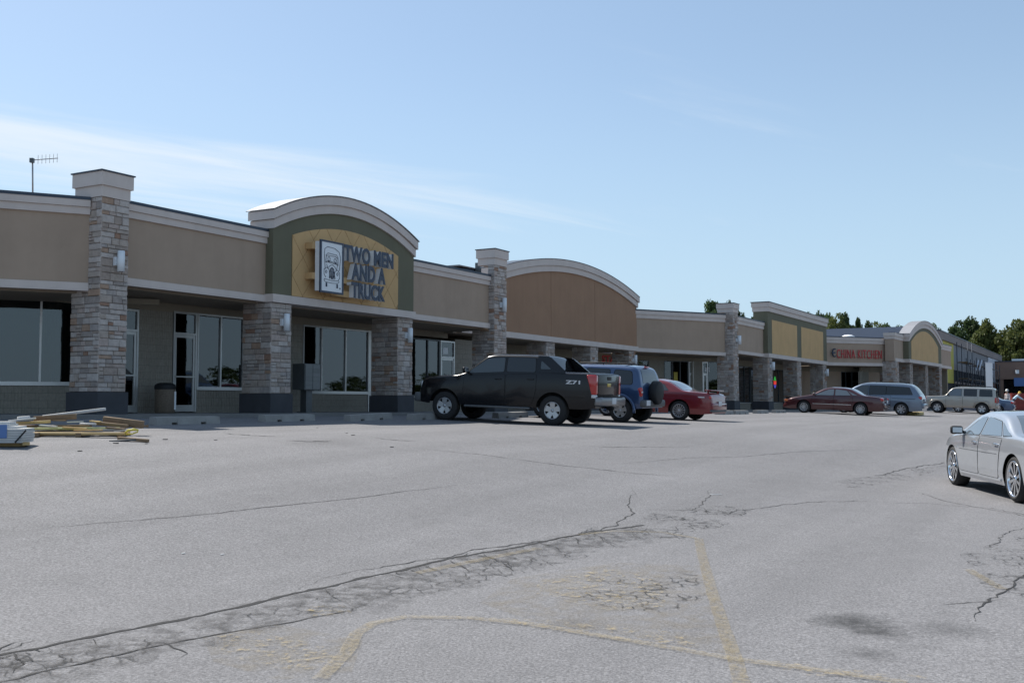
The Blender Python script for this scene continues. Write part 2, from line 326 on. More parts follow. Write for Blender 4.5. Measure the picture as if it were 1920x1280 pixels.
def asphalt():
    m = bpy.data.materials.new('asphalt'); m.use_nodes = True; t = m.node_tree; b = t.nodes['Principled BSDF']; b.inputs['Roughness'].default_value = .88; b.inputs['Specular IOR Level'].default_value = .35
    ge = N(t, 'ShaderNodeNewGeometry'); pos = ge.outputs['Position']
    def noise(sc, det, ro=.6):
        n = N(t, 'ShaderNodeTexNoise'); n.inputs['Scale'].default_value = sc; n.inputs['Detail'].default_value = det; n.inputs['Roughness'].default_value = ro; L(t, pos, n.inputs[0]); return n.outputs[0]
    def rng(a, lo, hi, o0, o1):
        r = N(t, 'ShaderNodeMapRange'); r.inputs[1].default_value = lo; r.inputs[2].default_value = hi; r.inputs[3].default_value = o0; r.inputs[4].default_value = o1; L(t, a, r.inputs[0]); return r.outputs[0]
    def mul(a, c):
        n = N(t, 'ShaderNodeMath', operation='MULTIPLY'); L(t, a, n.inputs[0]); L(t, c, n.inputs[1]); return n.outputs[0]
    big = rng(noise(.16, 6, .6), .3, .7, .90, 1.07); mid = rng(noise(2.3, 6, .65), .3, .7, .95, 1.05); fine = rng(noise(48, 3, .75), .28, .72, .55, 1.45)
    vo = N(t, 'ShaderNodeTexVoronoi'); vo.inputs['Scale'].default_value = 75; L(t, pos, vo.inputs[0]); sp = rng(vo.outputs['Color'], 0, 1, .78, 1.25)
    f = mul(mul(big, mid), mul(fine, sp))
    vr = N(t, 'ShaderNodeVectorRotate', rotation_type='Z_AXIS'); vr.inputs['Angle'].default_value = ANG_A; L(t, pos, vr.inputs['Vector'])
    ms_ = N(t, 'ShaderNodeMapping'); ms_.inputs['Scale'].default_value = (1.1, .07, 1); L(t, vr.outputs[0], ms_.inputs[0])    # tyre-polished lanes along the shops
    ln = N(t, 'ShaderNodeTexNoise'); ln.inputs['Scale'].default_value = 1; ln.inputs['Detail'].default_value = 5; L(t, ms_.outputs[0], ln.inputs[0]); f = mul(f, rng(ln.outputs[0], .35, .68, .91, 1.07))
    for (q, rad, amt) in STAINS:              # oil drips where cars stand
        d = N(t, 'ShaderNodeVectorMath', operation='DISTANCE'); d.inputs[1].default_value = q; L(t, pos, d.inputs[0])
        nn = noise(7, 5, .7); ad = N(t, 'ShaderNodeMath', operation='MULTIPLY_ADD'); L(t, nn, ad.inputs[0]); ad.inputs[1].default_value = -rad*1.7; L(t, d.outputs['Value'], ad.inputs[2])
        f = mul(f, rng(ad.outputs[0], -rad*.75, rad*.35, amt, 1))
    v = N(t, 'ShaderNodeVectorMath', operation='SCALE'); v.inputs[0].default_value = (.187, .182, .186); L(t, f, v.inputs['Scale']); L(t, v.outputs[0], b.inputs['Base Color'])
    bp = N(t, 'ShaderNodeBump'); bp.inputs['Strength'].default_value = .55; bp.inputs['Distance'].default_value = .012; L(t, fine, bp.inputs['Height']); L(t, bp.outputs[0], b.inputs['Normal'])
    MATS['asphalt'] = m
STAINS = [(G(1600, 1165), .33, .30), (G(1650, 1185), .22, .42), (G(1790, 1180), .30, .62), (G(1625, 1225), .2, .6), (G(1080, 1170), .25, .75), (G(330, 806), .6, .8), (G(620, 830), .9, .82)]
asphalt()
def worn_paint(name, col, lo, hi, sc):        # worn-off paint / crazed cracks as a see-through sheet on the asphalt
    m = bpy.data.materials.new(name); m.use_nodes = True; t = m.node_tree; b = t.nodes['Principled BSDF']; b.inputs['Base Color'].default_value = (*col, 1); b.inputs['Roughness'].default_value = .85
    ge = N(t, 'ShaderNodeNewGeometry'); n = N(t, 'ShaderNodeTexNoise'); n.inputs['Scale'].default_value = sc; n.inputs['Detail'].default_value = 7; n.inputs['Roughness'].default_value = .72; L(t, ge.outputs['Position'], n.inputs[0])
    r = N(t, 'ShaderNodeMapRange'); r.inputs[1].default_value = lo; r.inputs[2].default_value = hi; L(t, n.outputs[0], r.inputs[0]); L(t, r.outputs[0], b.inputs['Alpha']); MATS[name] = m
worn_paint('paint_faded', (.33, .265, .155), .36, .95, 24)
worn_paint('paint_patch', (.42, .325, .165), .53, .80, 14); worn_paint('grit', (.065, .062, .062), .44, 1.15, 7); worn_paint('ochre_dust', (.27, .225, .155), .42, 1.3, 5)
def crazed():
    m = bpy.data.materials.new('crazed'); m.use_nodes = True; t = m.node_tree; b = t.nodes['Principled BSDF']; b.inputs['Base Color'].default_value = (.035, .034, .034, 1); b.inputs['Roughness'].default_value = .95
    ge = N(t, 'ShaderNodeNewGeometry'); n = N(t, 'ShaderNodeTexNoise'); n.inputs['Scale'].default_value = 3; n.inputs['Detail'].default_value = 5; L(t, ge.outputs['Position'], n.inputs[0])
    ws = N(t, 'ShaderNodeVectorMath', operation='MULTIPLY_ADD'); L(t, n.outputs['Color'], ws.inputs[0]); ws.inputs[1].default_value = (.25, .25, 0); L(t, ge.outputs['Position'], ws.inputs[2])
    vo = N(t, 'ShaderNodeTexVoronoi', feature='DISTANCE_TO_EDGE'); vo.inputs['Scale'].default_value = 6.5; L(t, ws.outputs[0], vo.inputs[0])
    r = N(t, 'ShaderNodeMapRange'); r.inputs[1].default_value = .0; r.inputs[2].default_value = .055; r.inputs[3].default_value = 1; r.inputs[4].default_value = 0; L(t, vo.outputs['Distance'], r.inputs[0])
    n2 = N(t, 'ShaderNodeTexNoise'); n2.inputs['Scale'].default_value = 2.2; n2.inputs['Detail'].default_value = 4; L(t, ge.outputs['Position'], n2.inputs[0])
    r2 = N(t, 'ShaderNodeMapRange'); r2.inputs[1].default_value = .42; r2.inputs[2].default_value = .62; r2.inputs[3].default_value = 0; r2.inputs[4].default_value = .95; L(t, n2.outputs[0], r2.inputs[0])
    mm = N(t, 'ShaderNodeMath', operation='MULTIPLY'); L(t, r.outputs[0], mm.inputs[0]); L(t, r2.outputs[0], mm.inputs[1]); L(t, mm.outputs[0], b.inputs['Alpha']); MATS['crazed'] = m
crazed()
mat('crack_dark', (.028, .027, .027), .95)
# ================================================================== ground
def axis(lo, a, b, hi, st):
    f = list(np.arange(a, b+.01, st)); left = []; x = a; s = st
    while x > lo: s *= 1.35; x -= s; left.append(x)
    right = []; x = b; s = st
    while x < hi: s *= 1.35; x += s; right.append(x)
    return left[::-1]+f+right
def make_ground():
    xs = axis(-700, -16, 46, 900, .5); ys = axis(-500, -2, 120, 1600, .5)
    vs = [(x, y, g(x, y)) for y in ys for x in xs]; n = len(xs)
    fs = [(j*n+i, j*n+i+1, (j+1)*n+i+1, (j+1)*n+i) for j in range(len(ys)-1) for i in range(n-1)]
    return struct(MB().add(vs, fs, True).build('parking_lot', 'asphalt'))
lot = make_ground()
def lift(x, y, e): return Vector((x, y, g(x, y)+e))
def dense(pts, step):
    out_ = [Vector(pts[0])]
    for a, b in zip(pts[:-1], pts[1:]):
        a = Vector(a); b = Vector(b); k = max(1, int((b-a).length/step))
        out_ += [a+(b-a)*(i/k) for i in range(1, k+1)]
    return out_
def ribbon(name, m, pix, wid, e, jag=0., step=.08, taper=False, seed=1, grow=0):
    rnd = random.Random(seed); pts = dense([G(*p) for p in pix], step); mb = MB(); vs = []; off = 0
    for i, p in enumerate(pts):
        d = (pts[min(i+1, len(pts)-1)]-pts[max(i-1, 0)]); d.z = 0; d.normalize(); s = Vector((-d.y, d.x, 0))
        off = off*.8+rnd.uniform(-1, 1)*jag; wv = wid*(1+rnd.uniform(-.5, .6)*(1 if jag else .12))
        f = i/(len(pts)-1)
        if taper: wv *= max(.12, min(1, 4*f, 4*(1-f)))
        c = p+s*off
        vs += [lift(*(c+s*wv/2).xy, e), lift(*(c-s*wv/2).xy, e)]
    fs = [(2*i, 2*i+1, 2*i+3, 2*i+2) for i in range(len(pts)-1)]
    return mb.add(vs, fs).build(name, m, lot)
# long seams and cracks
MAINC = [(-20, 1230), (100, 1208), (330, 1165), (520, 1123), (700, 1080), (860, 1044), (960, 1027), (1060, 1007), (1150, 992), (1210, 985)]
ribbon('crack', 'crack_dark', MAINC, .035, .004, .02, seed=3)
ribbon('crack', 'crack_dark', [(-20, 1282), (150, 1243), (330, 1205), (420, 1190), (560, 1163), (640, 1148)], .016, .004, .02, seed=4)
ribbon('crack', 'crack_dark', [(560, 1105), (640, 1075), (720, 1062), (830, 1044), (920, 1025), (1000, 1015), (1080, 1002), (1150, 985), (1172, 972), (1190, 962), (1175, 945), (1180, 933), (1196, 925), (1188, 912)], .014, .004, .03, seed=5, taper=True)
ribbon('crack', 'crack_dark', [(1190, 955), (1240, 955), (1300, 957), (1318, 945), (1330, 930), (1325, 915)], .010, .004, .03, seed=6, taper=True)
ribbon('crack', 'crack_dark', [(1300, 965), (1360, 960), (1480, 945), (1600, 938), (1740, 944), (1860, 952), (1960, 972)], .012, .004, .03, seed=7)
ribbon('crack', 'crack_dark', [(1730, 925), (1790, 943), (1900, 962), (1990, 985)], .012, .004, .02, seed=8)
ribbon('crack', 'crack_dark', [(1570, 900), (1640, 892), (1700, 878), (1770, 868), (1840, 862)], .022, .004, .03, seed=9, taper=True)
ribbon('crack', 'crack_dark', [(1830, 1165), (1836, 1150), (1862, 1125), (1886, 1107), (1905, 1090), (1960, 1060)], .018, .004, .03, seed=10, taper=True)
ribbon('crack', 'crack_dark', [(1760, 1135), (1830, 1128), (1880, 1122)], .010, .004, .02, seed=11, taper=True)
ribbon('crack', 'crack_dark', [(1845, 1030), (1880, 1000), (1940, 985)], .010, .004, .03, seed=12, taper=True)
ribbon('seam', 'crack_dark', [(-20, 996), (120, 986), (300, 972), (480, 953), (640, 935), (780, 918), (930, 902)], .011, .004, .015, seed=13, taper=True)
ribbon('seam', 'crack_dark', [(760, 838), (900, 852), (1050, 872), (1200, 888), (1330, 898)], .02, .004, .03, seed=14, taper=True)
ribbon('seam', 'crack_dark', [(1110, 872), (1300, 858), (1480, 848), (1700, 842)], .012, .004, .02, seed=15, taper=True)
ribbon('crack', 'crack_dark', [(420, 812), (470, 816), (530, 818)], .05, .004, .05, seed=16, taper=True)
ribbon('crack', 'crack_dark', [(535, 826), (580, 828), (625, 827)], .06, .004, .05, seed=17, taper=True)
ribbon('crack', 'crack_dark', [(700, 820), (740, 825), (790, 828)], .03, .004, .05, seed=18, taper=True)
ribbon('crack', 'crack_dark', [(1060, 788+45), (1150, 838), (1300, 836)], .02, .004, .04, seed=19, taper=True)
ribbon('crack', 'crack_dark', [(300, 1120+85), (345, 1225), (330, 1235)], .01, .004, .02, seed=20, taper=True)
ribbon('crack', 'crack_dark', [(30, 1222), (45, 1245), (30, 1262)], .012, .004, .03, seed=21, taper=True)
def patch(name, m, pix, e):
    pts = dense([G(*p) for p in pix]+[G(*pix[0])], .4)[:-1]; c = sum(pts, Vector())/len(pts); vs = [lift(*c.xy, e)]
    for k in (.33, .66, 1): vs += [lift(*(c+(p-c)*k).xy, e) for p in pts]
    n = len(pts); fs = [(0, 1+i, 1+(i+1) % n) for i in range(n)]+[(1+r*n+i, 1+r*n+(i+1) % n, 1+(r+1)*n+(i+1) % n, 1+(r+1)*n+i) for r in (0, 1) for i in range(n)]
    return MB().add(vs, fs).build(name, m, lot)
patch('crazed_patch', 'crazed', [(380, 1170), (560, 1128), (760, 1088), (980, 1042), (1120, 1020), (1100, 1045), (980, 1075), (820, 1110), (640, 1150), (470, 1180)], .006)
patch('crazed_patch', 'crazed', [(1180, 990), (1220, 962), (1330, 948), (1420, 950), (1360, 985), (1280, 1010), (1190, 1010)], .006)
patch('crazed_patch', 'crazed', [(1800, 1040), (1920, 1000), (1990, 1060), (1940, 1130), (1850, 1110)], .006)
patch('crazed_patch', 'crazed', [(1100, 1080), (1300, 1070), (1340, 1110), (1250, 1150), (1080, 1130)], .006)
patch('crazed_patch', 'crazed', [(0, 1232), (200, 1195), (330, 1190), (260, 1240), (60, 1275), (-40, 1290)], .006)
patch('crazed_patch', 'crazed', [(1540, 905), (1700, 880), (1790, 872), (1720, 895), (1600, 915)], .006)
# grit and broken edges along the main crack
for k_, (o_, w_) in enumerate(((10, .34), (24, .5), (44, .45))): ribbon('grit_band', 'grit', [(x, y+o_*(1.0 if x < 900 else .55)) for x, y in MAINC], w_, .0045+.0012*k_, .05, step=.15, seed=30+k_)
_rb = random.Random(44)
for _i in range(34):
    k_ = _rb.randrange(len(MAINC)-1); f_ = _rb.random(); x = MAINC[k_][0]*(1-f_)+MAINC[k_+1][0]*f_; y = MAINC[k_][1]*(1-f_)+MAINC[k_+1][1]*f_
    ln_ = _rb.uniform(15, 60); sg_ = _rb.choice((1, 1, 1, -1)); pth = [(x, y)]
    for q_ in range(3): pth.append((pth[-1][0]+ln_*_rb.uniform(.1, .6), pth[-1][1]+sg_*ln_*_rb.uniform(.02, .25)))
    ribbon('crack', 'crack_dark', pth, _rb.uniform(.004, .011), .0042+.0001*_i, .02, step=.05, seed=60+_i, taper=True)
patch('paint_dust', 'ochre_dust', [(960, 1085), (1150, 1055), (1320, 1060), (1350, 1150), (1380, 1230), (1200, 1195), (1000, 1165), (900, 1130)], .0035)
patch('paint_dust', 'ochre_dust', [(380, 1195), (520, 1170), (680, 1200), (660, 1260), (520, 1275), (400, 1240)], .0035)
# faded bay markings
ribbon('painted_line', 'paint_faded', [(1310, 1010), (1316, 1040), (1335, 1110), (1358, 1180), (1378, 1235), (1395, 1300)], .10, .008, step=.1)
ribbon('painted_line', 'paint_faded', [(600, 1275), (650, 1225), (668, 1190), (700, 1170), (760, 1158), (880, 1160), (1000, 1172), (1200, 1206), (1380, 1238), (1560, 1262), (1700, 1282)], .10, .012, step=.1)
ribbon('painted_line', 'paint_faded', [(1815, 1068), (1850, 1088), (1880, 1105)], .09, .008, step=.1)
ribbon('painted_line', 'paint_faded', [(1085, 1003), (1150, 996), (1240, 998), (1310, 1010)], .07, .008, step=.1)
ribbon('painted_line', 'paint_faded', [(780, 1075), (900, 1050), (1010, 1028)], .10, .008, step=.1)
patch('paint_patch', 'paint_patch', [(1010, 1090), (1150, 1065), (1240, 1090), (1250, 1140), (1140, 1145), (1000, 1115)], .010)
patch('paint_patch', 'paint_patch', [(400, 1195), (480, 1185), (620, 1215), (640, 1250), (540, 1260), (420, 1230)], .010)
patch('paint_patch', 'paint_patch', [(900, 1160), (1060, 1165), (1250, 1185), (1320, 1215), (1200, 1205), (1000, 1180)], .014)
patch('paint_patch', 'paint_patch', [(1390, 1235), (1560, 1255), (1800, 1278), (1500, 1270)], .016)
patch('paint_patch', 'paint_patch', [(560, 1140), (640, 1135), (660, 1150), (590, 1158)], .010)
# the pale sidewalk in front of the shops
def sidewalk():
    mb = MB()
    path = [(-34, -16.8), (-1.4, -.2), (18.2, 0), (36, 0), (44, 1.9), (66, 1.9), (71, 5.6), (114, 6.6)]
    pts = []
    for (a, b) in zip(path[:-1], path[1:]):
        k = max(1, int((b[0]-a[0])/3)); pts += [(a[0]+(b[0]-a[0])*i/k, a[1]+(b[1]-a[1])*i/k) for i in range(k)]
    pts.append(path[-1]); vs = []
    for t, d in pts:
        top = -.315-.005*min(max(t, -4), 110)
        vs += [FA.p(t, d+.75, top), FA.p(t, d-9, top), FA.p(t, d+.75, top-.6)]
    fs = []
    for i in range(len(pts)-1): fs += [(3*i, 3*i+1, 3*i+4, 3*i+3), (3*i, 3*i+3, 3*i+5, 3*i+2)]
    return struct(mb.add(vs, fs).build('sidewalk', 'sidewalk'))
sidewalk()
def swalk(t): return -.315-.005*min(max(t, -4), 110)

# ================================================================== the strip mall
mall = thing('strip_mall', 'long beige stucco strip mall with stone pillars and arched parapets', 'building', FA.p(0, -6, -.4))
e_pD = FA.p(-1.2, -.14, 0); FD = FR((e_pD.x, e_pD.y), R(64))
b_end = FA.p(36.3, -1.87, 0); FC = fr_between(b_end, (12.55, 61.2)); LC = math.hypot(12.55-b_end.x, 61.2-b_end.y)
e_end = FA.p(65.35, 1.5, 0); FG = fr_between(e_end, (30.2, 84.0)); LG = math.hypot(30.2-e_end.x, 84-e_end.y)
FF = FR((30.67+.3, 84.0), R(32.5))
def part(name, m): return lambda mb: mb.build(name, m, mall)
def fascia(fr, t0, t1, hs, ht, d, hs1=None, back=.35, mcol='stucco_tan', cornice=.34, band=.19, cop=True, ret=(True, True)):
    hs1 = hs if hs1 is None else hs1
    MB().box(fr, t0, t1, d-back, d, hs+.02, ht-.02, hs1+.02).build('fascia_panel', mcol, mall)
    c = MB(); c.box(fr, t0-.002, t1+.002, d-.02, d+.11, ht-cornice*.48, ht); c.box(fr, t0, t1, d-.02, d+.06, ht-cornice, ht-cornice*.48-.003); c.build('cornice', 'stucco_white', mall)
    MB().box(fr, t0, t1, d-.02, d+.07, hs, hs+band, hs1, hs1+band).build('trim_band', 'stucco_white', mall)
    if cop: MB().box(fr, t0, t1, d-back-.05, d+.125, ht+.003, ht+.075).build('coping', 'coping', mall)
def soffit(fr, t0, t1, d0, d1, h, h1=None):
    MB().box(fr, t0, t1, d0, d1, h, h+.06, h1, None if h1 is None else h1+.06).build('soffit', 'soffit', mall)
def roofslab(fr, t0, t1, d0, d1, h): MB().box(fr, t0, t1, d0, d1, h-.25, h).build('roof_slab', 'roof', mall)

# ---- main runs
fascia(FA, -.42, 4.70, 2.84, 4.86, 0)
fascia(FA, 11.60, 17.14, 2.84, 4.86, 0)
fascia(FD, -16, .02, 2.62, 4.79, 0)
fascia(FC, -.35, LC, 2.78, 5.07, 0, hs1=2.66, cornice=.42, band=.2)
fascia(FA, 43.6, 49.1, 2.87, 5.08, 1.55, cornice=.42)
fascia(FG, 0, LG, 2.82, 5.05, 0, cornice=.46, band=.24)
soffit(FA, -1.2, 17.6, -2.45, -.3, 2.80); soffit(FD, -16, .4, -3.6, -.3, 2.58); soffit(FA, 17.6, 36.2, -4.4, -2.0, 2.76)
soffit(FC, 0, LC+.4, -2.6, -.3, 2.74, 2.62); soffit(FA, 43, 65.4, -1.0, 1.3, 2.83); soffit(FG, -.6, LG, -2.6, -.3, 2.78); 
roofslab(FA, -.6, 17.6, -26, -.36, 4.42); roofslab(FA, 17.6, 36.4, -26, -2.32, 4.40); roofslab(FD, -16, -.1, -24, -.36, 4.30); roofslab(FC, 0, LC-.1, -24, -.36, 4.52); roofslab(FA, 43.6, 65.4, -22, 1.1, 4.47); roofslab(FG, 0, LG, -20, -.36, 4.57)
MB().box(FA, -1, 66, -26.3, -26, -.6, 4.6).build('back_wall', 'wall_tan', mall)
# ---- arched block over the mover's shop
def par(c, hw, h0, r, n=28, t0=None, t1=None):
    t0 = c-hw if t0 is None else t0; t1 = c+hw if t1 is None else t1
    return [(t0+(t1-t0)*i/n, h0+r*(1-((t0+(t1-t0)*i/n-c)/hw)**2)) for i in range(n+1)]
def arch_block(fr, t0, t1, d, hs, h_end, rise, corn, depth, field, panel=None, panel_m='stucco_yellow', band=.23):
    c = (t0+t1)/2; hw = (t1-t0)/2; n = 28
    top = par(c, hw, h_end, rise, n); low = [(t, hs+band) for t, _ in top]
    MB().strip(fr, [(t, h-.03) for t, h in top], [(t, hs+.02) for t, _ in top], d-depth, d).build('parapet_field', field, mall)
    to = par(c, hw+.09, h_end, rise+.01, n); mid = [(t, h-corn*.5) for t, h in to]
    MB().strip(fr, to, mid, d-depth-.05, d+.13).build('cornice', 'stucco_white', mall)
    ti = par(c, hw+.03, h_end, rise+.01, n)
    MB().strip(fr, [(t, h-corn*.5-.004) for t, h in ti], [(t, h-corn) for t, h in ti], d-depth-.02, d+.07).build('cornice', 'stucco_white', mall)
    MB().box(fr, t0-.05, t1+.05, d-depth, d+.07, hs, hs+band).build('trim_band', 'stucco_white', mall)
    # bent metal sheets capping the arch
    k = 12; tt = par(c, hw+.13, h_end+.004, rise+.012, k*2)
    for i in range(k):
        seg = tt[2*i:2*i+3]; MB().strip(fr, [(t, h+.028) for t, h in seg], [(t, h+.006) for t, h in seg], d-depth-.1-.6*(i % 2)*.03, d+.16).build('roof_sheet', 'roof_sheet', mall)
arch_block(FA, 4.68, 11.63, .28, 2.83, 5.47, .86, .52, .85, 'stucco_olive')
def clip_poly(poly, region):
    out_ = poly
    m = len(region)
    for i in range(m):
        a, b = region[i], region[(i+1) % m]; inp = out_; out_ = []
        if not inp: return []
        ins = lambda p: (b[0]-a[0])*(p[1]-a[1])-(b[1]-a[1])*(p[0]-a[0]) >= -1e-9
        for j in range(len(inp)):
            p, q = inp[j], inp[(j+1) % len(inp)]
            if ins(p):
                out_.append(p)
            if ins(p) != ins(q):
                x1 = (b[0]-a[0])*(p[1]-a[1])-(b[1]-a[1])*(p[0]-a[0]); x2 = (b[0]-a[0])*(q[1]-a[1])-(b[1]-a[1])*(q[0]-a[0]); k = x1/(x1-x2)
                out_.append((p[0]+(q[0]-p[0])*k, p[1]+(q[1]-p[1])*k))
    return out_
# yellow sign panel made of diamond stucco tiles
reg = [(5.47, 3.08), (10.70, 3.08)]+par(8.085, 2.615, 4.87, .47, 18)[::-1]
pb = MB().strip(FA, par(8.085, 2.615, 4.87, .47, 18), [(t, 3.07) for t, _ in par(8.085, 2.615, 4.87, .47, 18)], .28, .292).build('sign_panel', 'groove', mall)
DW, DH = .93, 1.16
for i in range(-1, 8):
    for j in range(-1, 6):
        cx = 5.47+i*DW+(DW/2 if j % 2 else 0); cy = 3.1+j*DH/2
        g_ = .011
        q = clip_poly([(cx, cy-DH/2+g_), (cx+DW/2-g_, cy), (cx, cy+DH/2-g_), (cx-DW/2+g_, cy)], reg)
        if len(q) > 2 and abs(sum(q[k][0]*q[(k+1) % len(q)][1]-q[(k+1) % len(q)][0]*q[k][1] for k in range(len(q)))) > .02:
            MB().prism(FA, q, .285, .304).build('tile', 'stucco_yellow', pb)
# ---- brown arch
cB, hwB = 28.65, 7.7
tb = par(cB, hwB-.12, 5.2, 1.12, 30)
MB().strip(FA, tb, [(t, 2.9) for t, _ in tb], -2.3, -1.90).build('parapet_field', 'groove', mall)
for a, b in ((cB-hwB+.12, 25.905), (25.935, 30.755), (30.785, cB+hwB-.12)):
    seg = [p for p in tb if a < p[0] < b]; f_ = lambda t: (t, 5.2+1.12*(1-((t-cB)/(hwB-.12))**2)); seg = [f_(a)]+seg+[f_(b)]
    MB().strip(FA, seg, [(t, 3.04) for t, _ in seg], -1.95, -1.87).build('stucco_panel', 'stucco_brown', mall)
to = par(cB, hwB, 5.8, 1.06, 30)
MB().strip(FA, to, [(t, h-.30) for t, h in to], -2.7, -1.72).build('cornice', 'stucco_white', mall)
ti = par(cB, hwB-.06, 5.8, 1.06, 30)
MB().strip(FA, [(t, h-.304) for t, h in ti], [(t, h-.58) for t, h in ti], -2.6, -1.79).build('cornice', 'stucco_white', mall)
MB().strip(FA, [(t, h+.03) for t, h in to], [(t, h+.004) for t, h in to], -2.8, -1.70).build('roof_sheet', 'coping', mall)
MB().box(FA, 18.0, 36.3, -2.3, -1.80, 2.79, 3.04).build('trim_band', 'stucco_white', mall)
MB().box(FA, 17.9, 20.97, -2.3, -1.95, 3.04, 4.8).build('fascia_panel', 'stucco_tan', mall)
# ---- square olive block with two yellow panels
MB().box(FA, 49.1, 65.4, .9, 1.85, 2.86, 6.40).build('parapet_field', 'stucco_olive', mall)
cbx = MB(); cbx.box(FA, 49.0, 65.5, .8, 1.99, 6.12, 6.42); cbx.box(FA, 49.05, 65.45, .85, 1.92, 5.83, 6.116); cbx.build('cornice', 'stucco_white', mall)
MB().box(FA, 48.95, 65.55, .75, 2.02, 6.424, 6.47).build('coping', 'coping', mall)
MB().box(FA, 49.05, 65.45, .9, 1.93, 2.84, 3.10).build('trim_band', 'stucco_white', mall)
for a, b in ((50.07, 56.41), (57.6, 64.2)): MB().box(FA, a, b, 1.84, 1.862, 3.12, 5.34).build('stucco_panel', 'stucco_yellow', mall)
# ---- far end wing with the last arch
f_top, f_sof = 5.5, 3.22
tL = FF.at(1703.5, 640, .45)[0]; tR = FF.at(1764.5, 655, .45)[0]; tE = FF.at(1783, 680, 0)[0]
fascia(FF, -.35, tL+.4, f_sof, f_top, 0, cornice=.5, band=.26); fascia(FF, tR-.4, tE, f_sof, f_top, 0, cornice=.5, band=.26)
arch_block(FF, tL, tR, .45, f_sof, 5.6, 1.45, .62, .65, 'stucco_olive', band=.28)
a0 = FF.at(1708.5, 640, .46)[0]; a1 = FF.at(1759, 660, .46)[0]; pp = par((a0+a1)/2, (a1-a0)/2, 5.0, 1.15, 20)
MB().strip(FF, pp, [(t, 3.52) for t, _ in pp], .44, .468).build('stucco_panel', 'stucco_yellow', mall)
soffit(FF, -.3, tE, -2.6, -.3, f_sof-.05); roofslab(FF, 0, tE, -24, -.36, 4.8)
MB().box(FF, tE-.3, tE, -24, -.34, -1.2, 5.2).build('end_wall', 'wall_tan', mall)

# ---- pillars ------------------------------------------------------
def unit_stone(k):
    rnd = random.Random(k); j = lambda: rnd.uniform(-.05, .05); b = .10
    vs = [(-.5, 0, -.5), (.5, 0, -.5), (.5, 0, .5), (-.5, 0, .5), (-.5+b*.4, 1+j(), -.5+b), (.5-b*.4, 1+j(), -.5+b), (.5-b*.4, 1+j(), .5-b), (-.5+b*.4, 1+j(), .5-b),
          (-.5, .7, -.5), (.5, .7, -.5), (.5, .7, .5), (-.5, .7, .5)]
    fs = [(0, 1, 9, 8), (1, 2, 10, 9), (2, 3, 11, 10), (3, 0, 8, 11), (8, 9, 5, 4), (9, 10, 6, 5), (10, 11, 7, 6), (11, 8, 4, 7), (4, 5, 6, 7)]
    me = bpy.data.meshes.new('stone'); me.from_pydata(vs, [], fs); me.materials.append(MATS['ledge_stone']); 
    bm = bmesh.new(); bm.from_mesh(me); bmesh.ops.recalc_face_normals(bm, faces=bm.faces); bm.to_mesh(me); bm.free(); return me
STONES = [unit_stone(k) for k in range(5)]; N_STONE = [0]
def stone_face(rnd, w, h0, h1, rowh, lenr):   # rows of stones on a face: list (x0,x1,z0,z1)
    res = []; z = h0
    while z < h1-.03:
        rh = min(rnd.uniform(*rowh), h1-z)
        if h1-z-rh < .05: rh = h1-z
        x = 0; first = True
        while x < w-1e-6:
            ln = rnd.uniform(*lenr); ln = min(ln, w-x)
            if w-x-ln < .1: ln = w-x
            if rh > .13 and rnd.random() < .3 and ln < .3:
                c = rnd.uniform(.4, .6); res += [(x, x+ln, z, z+rh*c), (x, x+ln, z+rh*c, z+rh)]
            else: res.append((x, x+ln, z, z+rh))
            x += ln
        z += rh
    return res
